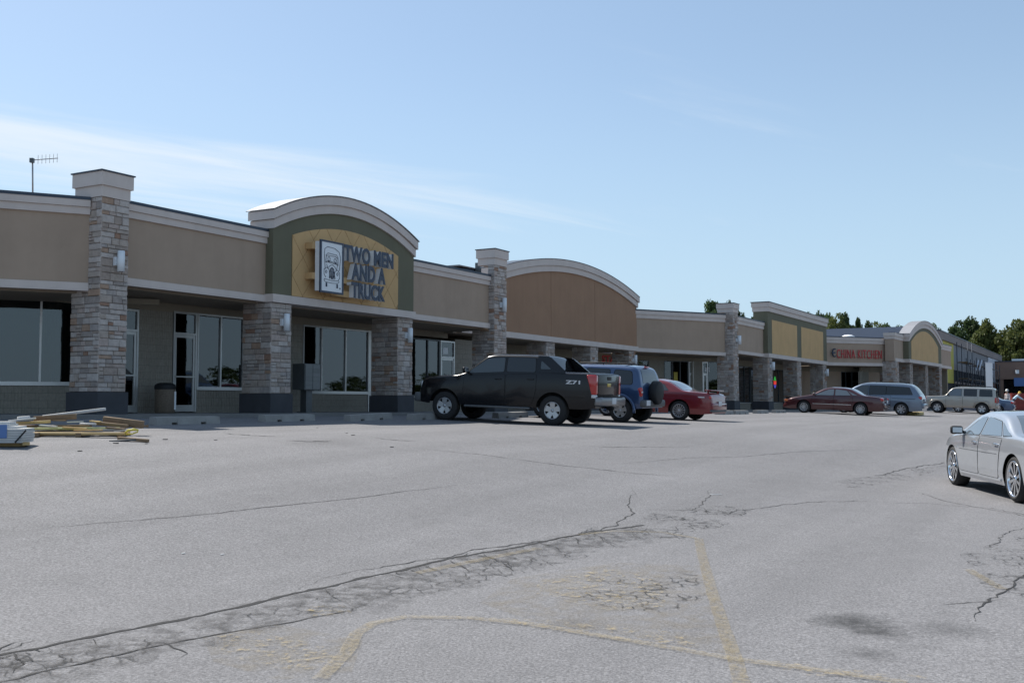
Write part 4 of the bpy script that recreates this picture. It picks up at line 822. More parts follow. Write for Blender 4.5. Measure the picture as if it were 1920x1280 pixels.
class Car:
    def __init__(s, name, label, cat, paint, top, belt, plan, wb, tr, sill=.25, tumble=.3, arch=None, under=.05, shoulder=.035, glass='car_glass', group=None, crown=.035, rc=.09):
        s.root = thing(name, label, cat, group=group); s.paint = paint; s.glass = glass
        s.top = pchip(top); s.beltf = pchip(belt); s.plan = pchip(plan); s.x0 = top[0][0]; s.x1 = top[-1][0]
        s.fa, s.ra = wb; s.tr = tr; s.sill = sill; s.tum = tumble; s.arch = arch or tr+.06; s.und = under; s.shd = shoulder; s.crown = crown; s.rc = rc
        xs = list(np.linspace(s.x0, s.x1, 110))+[p[0] for p in top]+[p[0] for p in plan]
        for c in wb: xs += [c+s.arch*math.cos(a)*k for a in np.linspace(0, math.pi, 21) for k in (1, )]+[c+s.arch*1.002, c-s.arch*1.002]
        xs = sorted(x for x in xs if s.x0 <= x <= s.x1); q = [xs[0]]
        for x in xs[1:]:
            if x-q[-1] > .0015: q.append(x)
        s.xs = q; s.body()
    def belt(s, x): return min(s.beltf(x), s.top(x)-.03)
    def bot(s, x):
        for c in (s.fa, s.ra):
            if abs(x-c) < s.arch: return max(s.sill, s.tr+math.sqrt(s.arch**2-(x-c)**2))
        e = min(x-s.x0, s.x1-x); return s.sill+max(0, .35-e)*.12
    def ys(s, x, z):                            # half width of the skin at (x, z)
        zs = s.belt(x); W = s.plan(x); h = (z-s.sill)/max(.05, zs-s.sill)
        if z <= zs: return W*(1-s.und*(max(0, .35-h)/.35)**2-s.shd*(max(0, h-.62)/.38)**2)
        return W*(1-s.shd)-s.tum*(z-zs)
    def section(s, x):
        zb, zt, zs = s.bot(x), s.top(x), s.belt(x); zb = min(zb, zs-.01); pts = []
        for i in range(10): z = zb+(zs-zb)*i/9; pts.append((s.ys(x, z), z))
        gh = zt-zs; cr_ = min(s.crown, gh*.4); r = min(s.rc, (gh-cr_)*.6); ze = zt-cr_
        for i in range(1, 7): z = zs+(ze-r-zs)*i/6; pts.append((s.ys(x, z), z))
        yc = pts[-1][0]
        for i in range(1, 6): a = R(90*i/5); pts.append((yc-r*.9*(1-math.cos(a))-.02*math.sin(a), ze-r+r*math.sin(a)))
        ye = pts[-1][0]
        for i in range(1, 6): f = 1-i/5; pts.append((ye*f, zt-cr_*f*f))
        return pts
    def topz(s, x, yf):
        zt = s.top(x); zs = s.belt(x); return zt-min(s.crown, (zt-zs)*.4)*yf*yf
    def yedge(s, x): return s.section(x)[-6][0]
    def body(s):
        mb = MB(); vs = []; n = 26
        for x in s.xs:
            q = s.section(x); ring = [(x, y, z) for y, z in q]+[(x, -y, z) for y, z in q[-2::-1]]; vs += ring
        m = 2*n-1; fs = [(i*m+j, i*m+j+1, (i+1)*m+j+1, (i+1)*m+j) for i in range(len(s.xs)-1) for j in range(m-1)]
        mb.add(vs, fs, True); k = (len(s.xs)-1)*m
        mb.f += [tuple(range(m-1, -1, -1)), tuple(k+j for j in range(m))]; mb.sm += [False, False]
        mb.build('body', s.paint, s.root, inv=False)
        u = MB(); W = max(s.plan(x) for x in (s.x0, 0, s.x1)); u.cbox(((s.x0+s.x1)/2, 0, (s.sill+.06+s.belt(0)-.12)/2), s.x1-s.x0-.24, 2*(W-.30), s.belt(0)-.12-s.sill-.06); 
        u.cbox((0, 0, s.sill+.09), (s.fa-s.ra)-2*s.arch-.02, 2*(W-.08), .1)
        u.build('underbody', 'under', s.root, inv=False)
    def side(s, name, poly, off, m, sides=(1, -1), parent=None, skirt=.012, cuts=4):
        res = []
        for sd in sides:
            bm = bmesh.new(); lay = bm.verts.layers.int.new('k'); vs = [bm.verts.new((p[0], 0, p[1])) for p in poly]; f = bm.faces.new(vs)
            r = bmesh.ops.extrude_edge_only(bm, edges=list(bm.edges)) if skirt else None
            inner = set(); 
            if r:
                for e_ in r['geom']:
                    if isinstance(e_, bmesh.types.BMVert): inner.add(e_)
            for v in inner: v[lay] = 1
            bmesh.ops.triangulate(bm, faces=[f])
            for _ in range(cuts):
                le = [e for e in bm.edges if e.calc_length() > .10 and not (e.verts[0][lay] or e.verts[1][lay])]
                if le: bmesh.ops.subdivide_edges(bm, edges=le, cuts=1)
            for v in bm.verts:
                x, z = v.co.x, v.co.z; v.co.y = sd*(s.ys(x, z)+off-(skirt if v[lay] else 0))
            bmesh.ops.triangulate(bm, faces=[f for f in bm.faces if len(f.verts) > 4])
            bmesh.ops.recalc_face_normals(bm, faces=bm.faces)
            me = bpy.data.meshes.new(name); bm.to_mesh(me); bm.free(); me.materials.append(MATS[m] if isinstance(m, str) else m)
            for f in me.polygons: f.use_smooth = True
            nn = []
            for v in me.vertices:
                x, z = v.co.x, v.co.z; h = .012
                nn.append(Vector((-(s.ys(x+h, z)-s.ys(x-h, z))/(2*h), sd, -(s.ys(x, z+h)-s.ys(x, z-h))/(2*h))).normalized())
            me.normals_split_custom_set_from_vertices(nn)
            o = bpy.data.objects.new(name, me); COL.objects.link(o); o.parent = parent or s.root; res.append(o)
            # keep panel face flat shading off the skirt
        return res
    def tops(s, name, xa, xb, yf, m, off=.006, n=14, shrink=(1, 1), parent=None):   # sheet lying on the top skin (screens, sunroof)
        mb = MB(); vs = []
        for i in range(n+1):
            x = xa+(xb-xa)*i/n; e = .01; dz = (s.top(min(x+e, s.x1))-s.top(max(x-e, s.x0)))/(min(x+e, s.x1)-max(x-e, s.x0)); nl = math.hypot(dz, 1); nx, nz_ = -dz/nl, 1/nl
            ye = s.yedge(x)*yf*(shrink[0]+(shrink[1]-shrink[0])*i/n)
            for j in range(9):
                f = -1+2*j/8; vs.append((x+nx*off, ye*f, s.topz(x, f*yf)+nz_*off))
        fs = [(i*9+j, i*9+j+1, (i+1)*9+j+1, (i+1)*9+j) for i in range(n) for j in range(8)]
        return mb.add(vs, fs, True).build(name, m, parent or s.root, inv=False)
    def box(s, name, c, sx, sy, sz, m, parent=None, bev=.02):
        mb = MB().cbox(c, sx, sy, sz); o = mb.build(name, m, parent or s.root, inv=False); bevel(o, bev); return o
    def door(s, poly, handle, hm=None, sides=(1, -1)):
        for sd in sides:
            d = s.side('door', rpoly(poly, .05), .006, s.paint, (sd,), skirt=.006, cuts=4)[0]
            ol = [Vector((p[0], 0, p[1])) for p in rpoly(poly, .05)]; ol = dense([tuple(p) for p in ol]+[tuple(ol[0])], .12)[:-1]; k = len(ol); vs = []
            cc = sum(ol, Vector())/k
            for p in ol:
                q = p+(p-cc).normalized()*.011; vs += [(p.x, sd*(s.ys(p.x, p.z)+.0035), p.z), (q.x, sd*(s.ys(q.x, q.z)+.0035), q.z)]
            MB().add(vs, [(2*i, 2*i+1, 2*((i+1) % k)+1, 2*((i+1) % k)) for i in range(k)]).build('door_gap', 'under', d, inv=False)
            y = s.ys(*handle); mb = MB().cbox((handle[0], sd*(y+.022), handle[1]), .19, .03, .035); o = mb.build('handle', hm or s.paint, d, inv=False); bevel(o, .01)
    def win(s, poly, r=.05, frame=True, name='side_window', m=None, sides=(1, -1)):
        c = Vector((sum(p[0] for p in poly)/len(poly), sum(p[1] for p in poly)/len(poly)))
        if frame: s.side('window_seal', rpoly([tuple(Vector(p)+(Vector(p)-c).normalized()*.022) for p in poly], r), .003, 'plastic_black', sides, skirt=.0)
        s.side(name, rpoly(poly, r), .006, m or s.glass, sides, skirt=.004)
    def wheels(s, style, rim_r, wid=.22, rim_m='wheel_silver', inset=.02):
        W = s.plan(0)
        for x in (s.fa, s.ra):
            for sd in (1, -1):
                y = sd*(min(s.plan(x), W)-inset); M = Matrix.Translation((x, y, s.tr)) @ (Matrix.Identity(4) if sd > 0 else Matrix.Rotation(math.pi, 4, 'Z'))
                T = s.tr; r = rim_r; w = wid
                hub = MB(); hub.lathe([(0, -.10), (r*.93, -.10), (r*.93, -w+.02)], 24, M); h = hub.build('wheel', 'under', s.root, inv=False)
                ty = MB(); ty.lathe([(r*.98, -w), (T-.05, -w), (T-.012, -w+.02), (T, -w+.045), (T, -.045), (T-.012, -.02), (T-.045, -.002), (r+.03, 0.006), (r, -.004), (r*.97, -.03)], 40, M); ty.build('tyre', 'rubber', h, inv=False)
                MBr = MB(); MBr.lathe([(r*.985, -.012), (r*.99, .002), (r*.93, .002), (r*.89, -.02), (r*.87, -.09)], 40, M)
                MBr.lathe([(0, -.005), (r*.16, -.008), (r*.2, -.02), (r*.2, -.06)], 20, M)
                n, wf, wo = style
                for k in range(n):
                    a = 2*math.pi*k/n+.3; ca, sa = math.cos(a), math.sin(a)
                    c = []
                    for yy in (-.055, -.014):
                        for rad, hw in ((r*.14, wf), (r*.92, wo)):
                            for sg_ in (-1, 1): c.append((rad*ca-sg_*hw*sa, yy-(.012 if rad < r*.5 and yy > -.03 else 0), rad*sa+sg_*hw*ca))
                    c = [M @ Vector(v) for v in (c[0], c[1], c[3], c[2], c[4], c[5], c[7], c[6])]
                    MBr.hexa(c)
                MBr.build('rim', rim_m, h, inv=False)
    def mirror(s, x, z, m=None, sides=(1, -1)):
        for sd in sides:
            y = s.ys(x, z); o = MB().cbox((x, sd*(y+.14), z+.05), .10, .22, .15).build('mirror', m or s.paint, s.root, inv=False); bevel(o, .035)
            MB().cbox((x-.0535, sd*(y+.14), z+.05), .004, .17, .10).build('mirror_glass', 'chrome', o, inv=False)
            MB().bar((x, sd*(y-.02), z+.0), (x, sd*(y+.06), z+.03), .05, .05).build('stalk', 'plastic_black', o, inv=False)
    def place(s, pr, pf, lat=1):
        """pr/pf: ground points under the near-side (left) rear and front tyres; lat=+1 left side is near"""
        pr, pf = Vector(pr), Vector(pf); d = (pf-pr); d.z = 0; d.normalize(); left = Vector((-d.y, d.x, 0)); W = s.plan(0)-.12
        c = (pr+pf)/2-left*W*lat; a = pr-left*W*lat; 
        rear = pr-left*W*lat; o = rear-d*s.ra            # keep the rear axle where it is seen
        s.root.location = (o.x, o.y, 0)
        zr = (g(pr.x, pr.y)+g(*(pr-left*2*W*lat).xy))/2; q = o+d*s.fa; zf = (g(*(q+left*W).xy)+g(*(q-left*W).xy))/2
        pitch = math.atan2(zf-zr, s.fa-s.ra); zl = g(*(o+left*W).xy); zr_ = g(*(o-left*W).xy); roll = math.atan2(zl-zr_, 2*W)
        dz = zr+(zf-zr)*(-s.ra)/(s.fa-s.ra)
        s.root.location.z = dz+.0; s.root.rotation_euler = (roll*1, -pitch, math.atan2(d.y, d.x))
def bevel(o, wd, seg=2):
    if wd <= 0: return
    bm = bmesh.new(); bm.from_mesh(o.data); bmesh.ops.bevel(bm, geom=list(bm.edges), offset=wd, segments=seg, affect='EDGES', profile=.5, clamp_overlap=True)
    for f in bm.faces: f.smooth = True
    bm.to_mesh(o.data); bm.free()
def paint(name, col, metal=.35, rough=.32): return mat(name, col, rough, metal, coat=1., var=.04, vscale=3)
mat('car_glass', (.012, .014, .016), .04, spec=.6, coat=.3); mat('glass_mid', (.055, .066, .072), .04, spec=.6, coat=.3); mat('glass_light', (.11, .135, .16), .04, spec=.7, coat=.5)  # opaque glass; glass_light has pale sky reflection put into its base colour
mat('p_black', (.004, .004, .006), .25, .0, spec=.3, coat=.3); paint('p_blue', (.026, .062, .15), .4); paint('p_red', (.17, .008, .013), .3); paint('p_maroon', (.055, .006, .010), .3)
paint('p_bluegrey', (.14, .18, .24), .5); paint('p_champagne', (.36, .335, .30), .5); paint('p_navy', (.05, .085, .16), .4); paint('p_silver', (.46, .48, .51), .55, .28)

# ---- black pickup with sail panels
c = Car('pickup_truck', 'black four-door pickup with sloping rear sail panels and Z71 decal on its bedside', 'pickup', 'p_black',
        [(-2.86, 1.40), (-2.84, 1.435), (-2.75, 1.44), (-1.62, 1.455), (-1.56, 1.47), (-1.34, 1.83), (-1.26, 1.875), (-.6, 1.905), (.05, 1.905), (.36, 1.865), (.48, 1.79), (1.10, 1.36), (1.24, 1.325), (1.9, 1.27), (2.35, 1.18), (2.50, 1.06), (2.56, .86), (2.58, .60)],
        [(-2.86, 1.37), (-1.9, 1.37), (-1.2, 1.37), (1.1, 1.27), (1.3, 1.20), (2.3, 1.06), (2.5, .93), (2.58, .56)],
        [(-2.86, .945), (-2.6, .985), (-1.6, 1.0), (1.6, 1.0), (2.2, .97), (2.45, .90), (2.58, .80)], (1.65, -1.65), .40, sill=.46, tumble=.2, arch=.49, under=.03)
c.win([(-.18, 1.40), (-.18, 1.79), (.34, 1.76), (.90, 1.39), (.88, 1.34)], .05, m='glass_mid'); c.win([(-1.12, 1.41), (-1.10, 1.79), (-.26, 1.80), (-.26, 1.40)], .06); c.side('sail_panel', [(-1.16, 1.40), (-1.16, 1.86), (-1.44, 1.85), (-1.52, 1.815), (-1.97, 1.46), (-1.97, 1.40)], .008, 'p_black', skirt=.075); c.side('quarter_window', rpoly([(-1.58, 1.50), (-1.27, 1.50), (-1.27, 1.73)], .04), .014, 'glass_mid', skirt=.004)
c.tops('windscreen', 1.06, .49, .93, 'glass_mid'); mat('tint_matte', (.012, .012, .013), .5); c.tops('rear_window', -1.55, -1.35, .80, 'car_glass')
c.door([(-.22, .52), (-.22, 1.33), (1.02, 1.27), (1.06, .9), (1.0, .52)], (-.02, 1.2)); c.door([(-1.16, .95), (-1.16, 1.36), (-.26, 1.33), (-.26, .52), (-1.02, .52), (-1.10, .72)], (-1.0, 1.22))
for sd in (1, -1):
    y = c.plan(-2.8); ya, yb_ = sd*(y-.15), sd*(y+.022); o = MB().hexa([(-2.885, ya, .86), (-2.75, ya, .86), (-2.75, yb_, .86), (-2.885, yb_, .86), (-2.885, ya, 1.38), (-2.60, ya, 1.38), (-2.60, yb_, 1.38), (-2.885, yb_, 1.38)]).build('tail_light', 'tail_red', c.root, inv=False); bevel(o, .025)
    o2 = MB().cbox((-2.815, sd*(y-.06), .815), .13, .16, .09).build('reversing_light', 'lamp_clear', o, inv=False); bevel(o2, .02)
    o = MB().cbox((2.40, sd*.72, .98), .18, .30, .18).build('headlight', 'lamp_clear', c.root, inv=False); bevel(o, .03)
    c.box('side_step', (.0, sd*.98, .43), 2.0, .12, .06, 'plastic_grey')
c.box('tailgate', (-2.87, 0, 1.11), .045, 1.62, .56, 'p_black'); mat('bow_tie', (.55, .42, .12), .3, metal=.8); c.box('tailgate_emblem', (-2.897, 0, 1.12), .01, .28, .09, 'bow_tie', bev=.004); c.box('tailgate_handle', (-2.897, 0, 1.30), .012, .3, .09, 'plastic_black', bev=.005)
c.box('rear_bumper', (-2.94, 0, .68), .22, 1.94, .24, 'bumper_steel', bev=.05); c.box('licence_plate', (-3.053, 0, .70), .012, .32, .17, 'plate', bev=.004); c.box('bumper_step', (-2.94, 0, .805), .2, 1.5, .02, 'plastic_black', bev=.005); c.box('front_bumper', (2.58, 0, .62), .22, 1.8, .26, 'plastic_grey', bev=.05); c.box('tow_hitch', (-2.95, 0, .50), .2, .12, .1, 'under')
c.mirror(.95, 1.37, 'p_black'); c.wheels((5, .055, .085), .235, .27)
for sd in (1, ):
    ps = text_parts('Z71', .03, .05); xs = [p.x for r in ps for p in r[0]]; mb = MB()
    for vs, fs in ps: mb.add([(-2.02-(p.x-min(xs))/(max(xs)-min(xs))*.42-.10*p.y*-1*.0, c.ys(-2.2, 1.17)+.003+(p.z+.05)*.05, 1.13+p.y*.13) for p in vs], fs)
    mb.build('decal', 'plate', c.root, inv=False)
PIX = lambda a, b: (G(*a), G(*b))
dn = -NA; q_ = P(1037, 795, 28.0); pR = Vector((q_.x, q_.y, g(q_.x, q_.y))); c.place(pR, pR+(Matrix.Rotation(R(4.5), 4, 'Z') @ dn)*3.3)
# ---- blue four-wheel drive
c = Car('sport_utility_vehicle', 'blue boxy four-wheel drive with covered spare wheel on its tailgate', 'car', 'p_blue',
        [(-2.02, .60), (-2.01, .75), (-1.99, 1.08), (-1.95, 1.20), (-1.84, 1.56), (-1.76, 1.68), (-1.62, 1.735), (-1.0, 1.765), (.0, 1.765), (.42, 1.72), (.6, 1.63), (1.05, 1.22), (1.15, 1.17), (1.9, 1.07), (2.15, .92), (2.22, .6)],
        [(-2.02, .58), (-1.98, 1.04), (-1.9, 1.13), (1.0, 1.10), (1.2, 1.06), (2.0, .94), (2.22, .55)],
        [(-2.02, .80), (-1.92, .86), (-1.5, .90), (1.3, .90), (1.9, .86), (2.22, .74)], (1.325, -1.325), .365, sill=.42, tumble=.22, arch=.44, rc=.12)
c.win([(-1.70, 1.16), (-1.64, 1.56), (-1.08, 1.60), (-1.04, 1.16)], .1); c.win([(-.92, 1.15), (-.92, 1.60), (-.14, 1.62), (-.14, 1.14)], .08); c.win([(-.04, 1.14), (-.04, 1.62), (.38, 1.58), (.82, 1.16)], .06, m='glass_mid')
c.tops('windscreen', 1.0, .62, .93, 'glass_mid'); c.tops('rear_window', -1.94, -1.80, .82, 'glass_mid'); c.door([(-.98, .90), (-.98, 1.12), (-.1, 1.11), (-.1, .46), (-.74, .46)], (-.86, 1.03)); c.door([(-.06, .46), (-.06, 1.11), (.92, 1.08), (.9, .46)], (.06, 1.03))
for sd in (1, -1):
    o = MB().cbox((-1.91, sd*.79, .94), .2, .13, .30).build('tail_light', 'tail_red', c.root, inv=False); bevel(o, .05); o2 = MB().cbox((-1.955, sd*.78, .94), .12, .12, .08).build('reversing_light', 'lamp_clear', o, inv=False); bevel(o2, .03)
    for xa in (c.fa, c.ra):
        pts = [(xa+.475*math.cos(R(a)), sd*(c.ys(xa, .8)+.005), c.tr+.475*math.sin(R(a))) for a in range(-5, 190, 12)]; MB().tube(pts, .05, 6).build('wheel_flare', 'p_blue', c.root, inv=False)
    rr = MB(); rr.tube([(-1.55, sd*.58, 1.745), (-1.5, sd*.58, 1.775), (-.6, sd*.59, 1.80), (.2, sd*.58, 1.775), (.25, sd*.58, 1.745)], .016, 6); rr.tube([(-.6, sd*.59, 1.74), (-.6, sd*.59, 1.80)], .016, 6); rr.build('roof_rail', 'plastic_black', c.root, inv=False)
    o = MB().cbox((2.1, sd*.58, .88), .1, .2, .2).build('headlight', 'lamp_clear', c.root, inv=False); bevel(o, .03)
rk = MB(); [rk.bar((x, -.57, 1.785), (x, .57, 1.785), .04, .02) for x in (-1.3, -.1)]; rk.build('roof_rack', 'plastic_black', c.root, inv=False)
M_ = Matrix.Translation((-2.02, 0, .93)) @ Matrix.Rotation(R(90), 4, 'Z')
sp = MB(); sp.lathe([(0, .24), (.30, .24), (.35, .215), (.365, .17), (.365, .03), (.34, 0), (0, 0)], 36, M_); sp.build('spare_wheel', 'plastic_black', c.root, inv=False)
c.box('rear_bumper', (-2.02, 0, .60), .20, 1.70, .22, 'plastic_grey', bev=.06); c.box('licence_plate', (-2.128, .58, .62), .012, .30, .16, 'plate', bev=.004); c.box('front_bumper', (2.2, 0, .58), .2, 1.6, .22, 'plastic_grey', bev=.05)
c.box('high_brake_light', (-1.79, 0, 1.70), .06, .3, .04, 'tail_red', bev=.01); c.mirror(.78, 1.16, 'plastic_black'); c.wheels((5, .05, .07), .215, .24)
pR = G(1164, 791.5); dn = -NA; c.place(pR, pR+dn*2.65)
# ---- bright red coupe
c = Car('red_coupe', 'bright red two-door coupe with a small rear spoiler', 'car', 'p_red',
        [(-2.42, .52), (-2.41, .70), (-2.36, .88), (-2.22, .955), (-1.65, .985), (-1.45, 1.02), (-.78, 1.315), (-.4, 1.365), (.0, 1.36), (.25, 1.31), (1.05, .965), (1.3, .92), (2.0, .76), (2.3, .58), (2.38, .40)],
        [(-2.42, .48), (-2.36, .82), (-2.2, .91), (-1.4, .94), (.9, .90), (1.3, .85), (2.0, .68), (2.38, .36)],
        [(-2.42, .70), (-2.3, .80), (-1.9, .865), (-1.0, .89), (1.2, .89), (1.9, .83), (2.38, .60)], (1.32, -1.32), .325, sill=.23, tumble=.5, arch=.38, glass='glass_mid', rc=.1)
c.win([(-.92, .98), (-.72, 1.17), (-.36, 1.235), (-.34, .96)], .04); c.win([(-.26, .955), (-.26, 1.245), (.05, 1.23), (.74, .94)], .04); c.tops('rear_window', -1.42, -.80, .86, 'glass_light'); c.tops('windscreen', 1.0, .28, .9, 'glass_mid')
c.door([(-.48, .30), (-.48, .93), (.88, .89), (.95, .55), (.86, .28)], (-.30, .82))
for sd in (1, -1):
    o = MB().cbox((-2.30, sd*.66, .80), .16, .24, .12).build('tail_light', 'tail_red', c.root, inv=False); bevel(o, .04); c.box('spoiler_post', (-2.2, sd*.5, .99), .08, .05, .08, 'p_red')
    o = MB().cbox((2.2, sd*.6, .60), .16, .22, .09).build('headlight', 'lamp_clear', c.root, inv=False); bevel(o, .03)
o = MB().cbox((-2.24, 0, 1.035), .22, 1.35, .035).build('spoiler', 'p_red', c.root, inv=False); bevel(o, .012)
c.box('rear_bumper', (-2.40, 0, .50), .10, 1.46, .24, 'p_red', bev=.04); c.box('licence_plate', (-2.454, 0, .60), .01, .3, .15, 'plate', bev=.003); c.box('rear_apron', (-2.36, 0, .36), .16, 1.5, .08, 'plastic_grey', bev=.02); c.box('badge', (-2.05, c.ys(-2.05, .80)+.004, .80), .28, .006, .035, 'plate', bev=.0)
c.mirror(.72, .95); c.wheels((14, .012, .017), .222, .21); pR = G(1274, 787.5); c.place(pR, pR+dn*2.64)
# ---- maroon sedan
c = Car('maroon_sedan', 'dark maroon four-door sedan with low long bonnet', 'car', 'p_maroon',
        [(-2.55, .55), (-2.54, .78), (-2.46, .93), (-2.2, .985), (-1.7, 1.03), (-1.5, 1.075), (-.85, 1.36), (-.5, 1.405), (.0, 1.415), (.35, 1.36), (1.15, .985), (1.4, .93), (2.2, .78), (2.5, .62), (2.58, .42)],
        [(-2.55, .5), (-2.46, .86), (-2.2, .93), (-1.5, .965), (1.0, .93), (1.4, .87), (2.2, .70), (2.58, .38)],
        [(-2.55, .76), (-2.4, .86), (-2.0, .915), (-1.0, .94), (1.3, .94), (2.1, .88), (2.58, .68)], (1.435, -1.435), .325, sill=.22, tumble=.48, arch=.385, glass='glass_light', rc=.1)
c.win([(-.95, 1.0), (-.72, 1.235), (-.16, 1.30), (-.16, .985)], .05); c.win([(-.08, .98), (-.08, 1.30), (.18, 1.275), (.90, .97)], .05); c.win([(-1.28, 1.01), (-1.04, 1.01), (-.80, 1.215)], .03)
c.tops('rear_window', -1.46, -.88, .88, 'glass_light'); c.tops('windscreen', 1.08, .38, .9, 'glass_mid'); c.door([(-1.05, .70), (-1.05, .95), (-.12, .955), (-.12, .27), (-.98, .27), (-1.0, .5)], (-.95, .86)); c.door([(-.08, .27), (-.08, .955), (1.0, .92), (1.05, .5), (.98, .27)], (.06, .85))
for sd in (1, -1):
    MB().bar((-.98, sd*(c.ys(-.5, .55)+.008), .52), (.98, sd*(c.ys(.5, .55)+.008), .52), .012, .03).build('side_moulding', 'chrome', c.root, inv=False)
    o = MB().cbox((-2.45, sd*.66, .83), .18, .36, .14).build('tail_light', 'tail_red', c.root, inv=False); bevel(o, .04); o = MB().cbox((2.40, sd*.66, .64), .2, .26, .11).build('headlight', 'lamp_amber', c.root, inv=False); bevel(o, .03)
c.box('rear_bumper', (-2.54, 0, .54), .12, 1.6, .22, 'p_maroon', bev=.05); c.box('licence_plate', (-2.60, 0, .72), .01, .3, .15, 'plate', bev=.003); c.mirror(.88, .98); c.wheels((12, .014, .022), .215, .21)
pR = G(1613.5, 778.5); c.place(pR, pR+dn*2.87)
# ---- grey-blue minivan
c = Car('minivan', 'grey-blue minivan with dark tinted side glass', 'minivan', 'p_bluegrey',
        [(-2.55, .55), (-2.54, .82), (-2.50, 1.00), (-2.42, 1.14), (-2.02, 1.62), (-1.88, 1.695), (-1.2, 1.74), (.1, 1.735), (.55, 1.68), (.8, 1.58), (1.75, 1.05), (1.95, .98), (2.3, .86), (2.5, .68), (2.55, .42)],
        [(-2.55, .5), (-2.50, .95), (-2.4, 1.03), (1.3, .98), (1.9, .90), (2.3, .76), (2.55, .38)],
        [(-2.55, .80), (-2.4, .90), (-1.9, .955), (1.4, .955), (2.1, .88), (2.55, .66)], (1.5, -1.5), .335, sill=.24, tumble=.3, arch=.395, rc=.11)
c.win([(-2.06, 1.12), (-1.86, 1.52), (-.72, 1.56), (-.72, 1.08)], .06); c.win([(-.68, 1.08), (-.68, 1.56), (.18, 1.56), (.18, 1.06)], .04); c.win([(.24, 1.06), (.24, 1.555), (.66, 1.49), (1.36, 1.04)], .04, m='glass_mid')
c.tops('rear_window', -2.40, -2.05, .86, 'glass_mid'); c.tops('windscreen', 1.70, .82, .92, 'glass_mid'); c.door([(-.94, .3), (-.94, 1.04), (.20, 1.02), (.20, .28)], (.02, .92)); c.door([(.24, .28), (.24, 1.02), (1.3, .96), (1.1, .55), (1.05, .28)], (.4, .9))
for sd in (1, -1):
    o = MB().cbox((-2.40, sd*.80, .97), .26, .17, .17).build('tail_light', 'tail_red', c.root, inv=False); bevel(o, .05); o = MB().cbox((2.36, sd*.64, .72), .16, .28, .14).build('headlight', 'lamp_clear', c.root, inv=False); bevel(o, .04)
    rr = MB(); rr.tube([(-1.7, sd*.58, 1.71), (-1.65, sd*.58, 1.76), (-.2, sd*.58, 1.775), (-.1, sd*.58, 1.73)], .018, 6); rr.build('roof_rail', 'plastic_black', c.root, inv=False)
    MB().bar((-2.2, sd*(c.ys(-1.5, .9)-.0), .905), (-1.0, sd*(c.ys(-1.0, .9)+.004), .905), .01, .02).build('slide_track', 'under', c.root, inv=False)
c.box('rear_bumper', (-2.56, 0, .55), .14, 1.66, .26, 'p_bluegrey', bev=.06); c.box('licence_plate', (-2.565, 0, .85), .01, .3, .15, 'plate', bev=.003); c.mirror(1.25, 1.05); c.wheels((7, .03, .042), .225, .21)
pR = G(1690, 778.5); c.place(pR, pR+dn*3.0)
# ---- pale boxy four-wheel drive
c = Car('sport_utility_vehicle', 'pale champagne boxy four-wheel drive with upright windows', 'car', 'p_champagne',
        [(-2.28, .58), (-2.27, .80), (-2.24, 1.15), (-2.17, 1.70), (-2.10, 1.78), (-1.9, 1.81), (-1.0, 1.825), (.2, 1.80), (.42, 1.75), (.52, 1.69), (.92, 1.25), (1.02, 1.21), (2.0, 1.15), (2.28, 1.09), (2.36, .95), (2.38, .55)],
        [(-2.28, .55), (-2.24, 1.13), (-2.1, 1.18), (.9, 1.17), (1.1, 1.12), (2.0, 1.05), (2.3, .95), (2.38, .5)],
        [(-2.28, .86), (-2.15, .91), (-1.5, .93), (1.5, .93), (2.1, .91), (2.38, .82)], (1.39, -1.39), .375, sill=.40, tumble=.18, arch=.45, rc=.07, shoulder=.02)
c.win([(-2.02, 1.21), (-1.98, 1.66), (-1.24, 1.66), (-1.24, 1.21)], .04); c.win([(-1.06, 1.21), (-1.06, 1.67), (-.28, 1.67), (-.28, 1.21)], .03); c.win([(-.12, 1.21), (-.12, 1.67), (.38, 1.64), (.76, 1.21)], .03, m='glass_light')
c.tops('windscreen', .90, .53, .93, 'glass_mid'); c.tops('rear_window', -2.235, -2.175, .82, 'glass_mid'); c.door([(-1.14, .85), (-1.14, 1.17), (-.22, 1.17), (-.22, .44), (-.84, .44)], (-1.02, 1.06)); c.door([(-.18, .44), (-.18, 1.17), (.84, 1.16), (.86, .44)], (-.06, 1.06))
for sd in (1, -1):
    o = MB().cbox((-2.22, sd*.86, .98), .12, .12, .34).build('tail_light', 'tail_red', c.root, inv=False); bevel(o, .02); o = MB().cbox((2.30, sd*.76, .95), .14, .24, .2).build('headlight', 'lamp_amber', c.root, inv=False); bevel(o, .03)
    for xa in (c.fa, c.ra):
        s_ = .52; pts = [(xa-s_, sd*.94, .45), (xa-s_*.78, sd*.945, .82), (xa-s_*.52, sd*.945, .885), (xa+s_*.52, sd*.945, .885), (xa+s_*.78, sd*.945, .82), (xa+s_, sd*.94, .45)]; MB().tube(pts, .045, 6).build('wheel_flare', 'p_champagne', c.root, inv=False)
    rr = MB(); rr.tube([(-1.9, sd*.62, 1.81), (-1.85, sd*.62, 1.87), (-.5, sd*.62, 1.88), (.1, sd*.62, 1.82)], .02, 6); rr.build('roof_rail', 'plastic_black', c.root, inv=False)
    MB().bar((-.9, sd*.945, .60), (.9, sd*.945, .60), .02, .07).build('side_moulding', 'p_champagne', c.root, inv=False)
c.box('rear_bumper', (-2.28, 0, .62), .2, 1.82, .3, 'p_champagne', bev=.05); c.box('front_bumper', (2.34, 0, .62), .2, 1.8, .3, 'p_champagne', bev=.05); c.box('licence_plate', (-2.385, .5, .75), .01, .3, .15, 'plate', bev=.003)
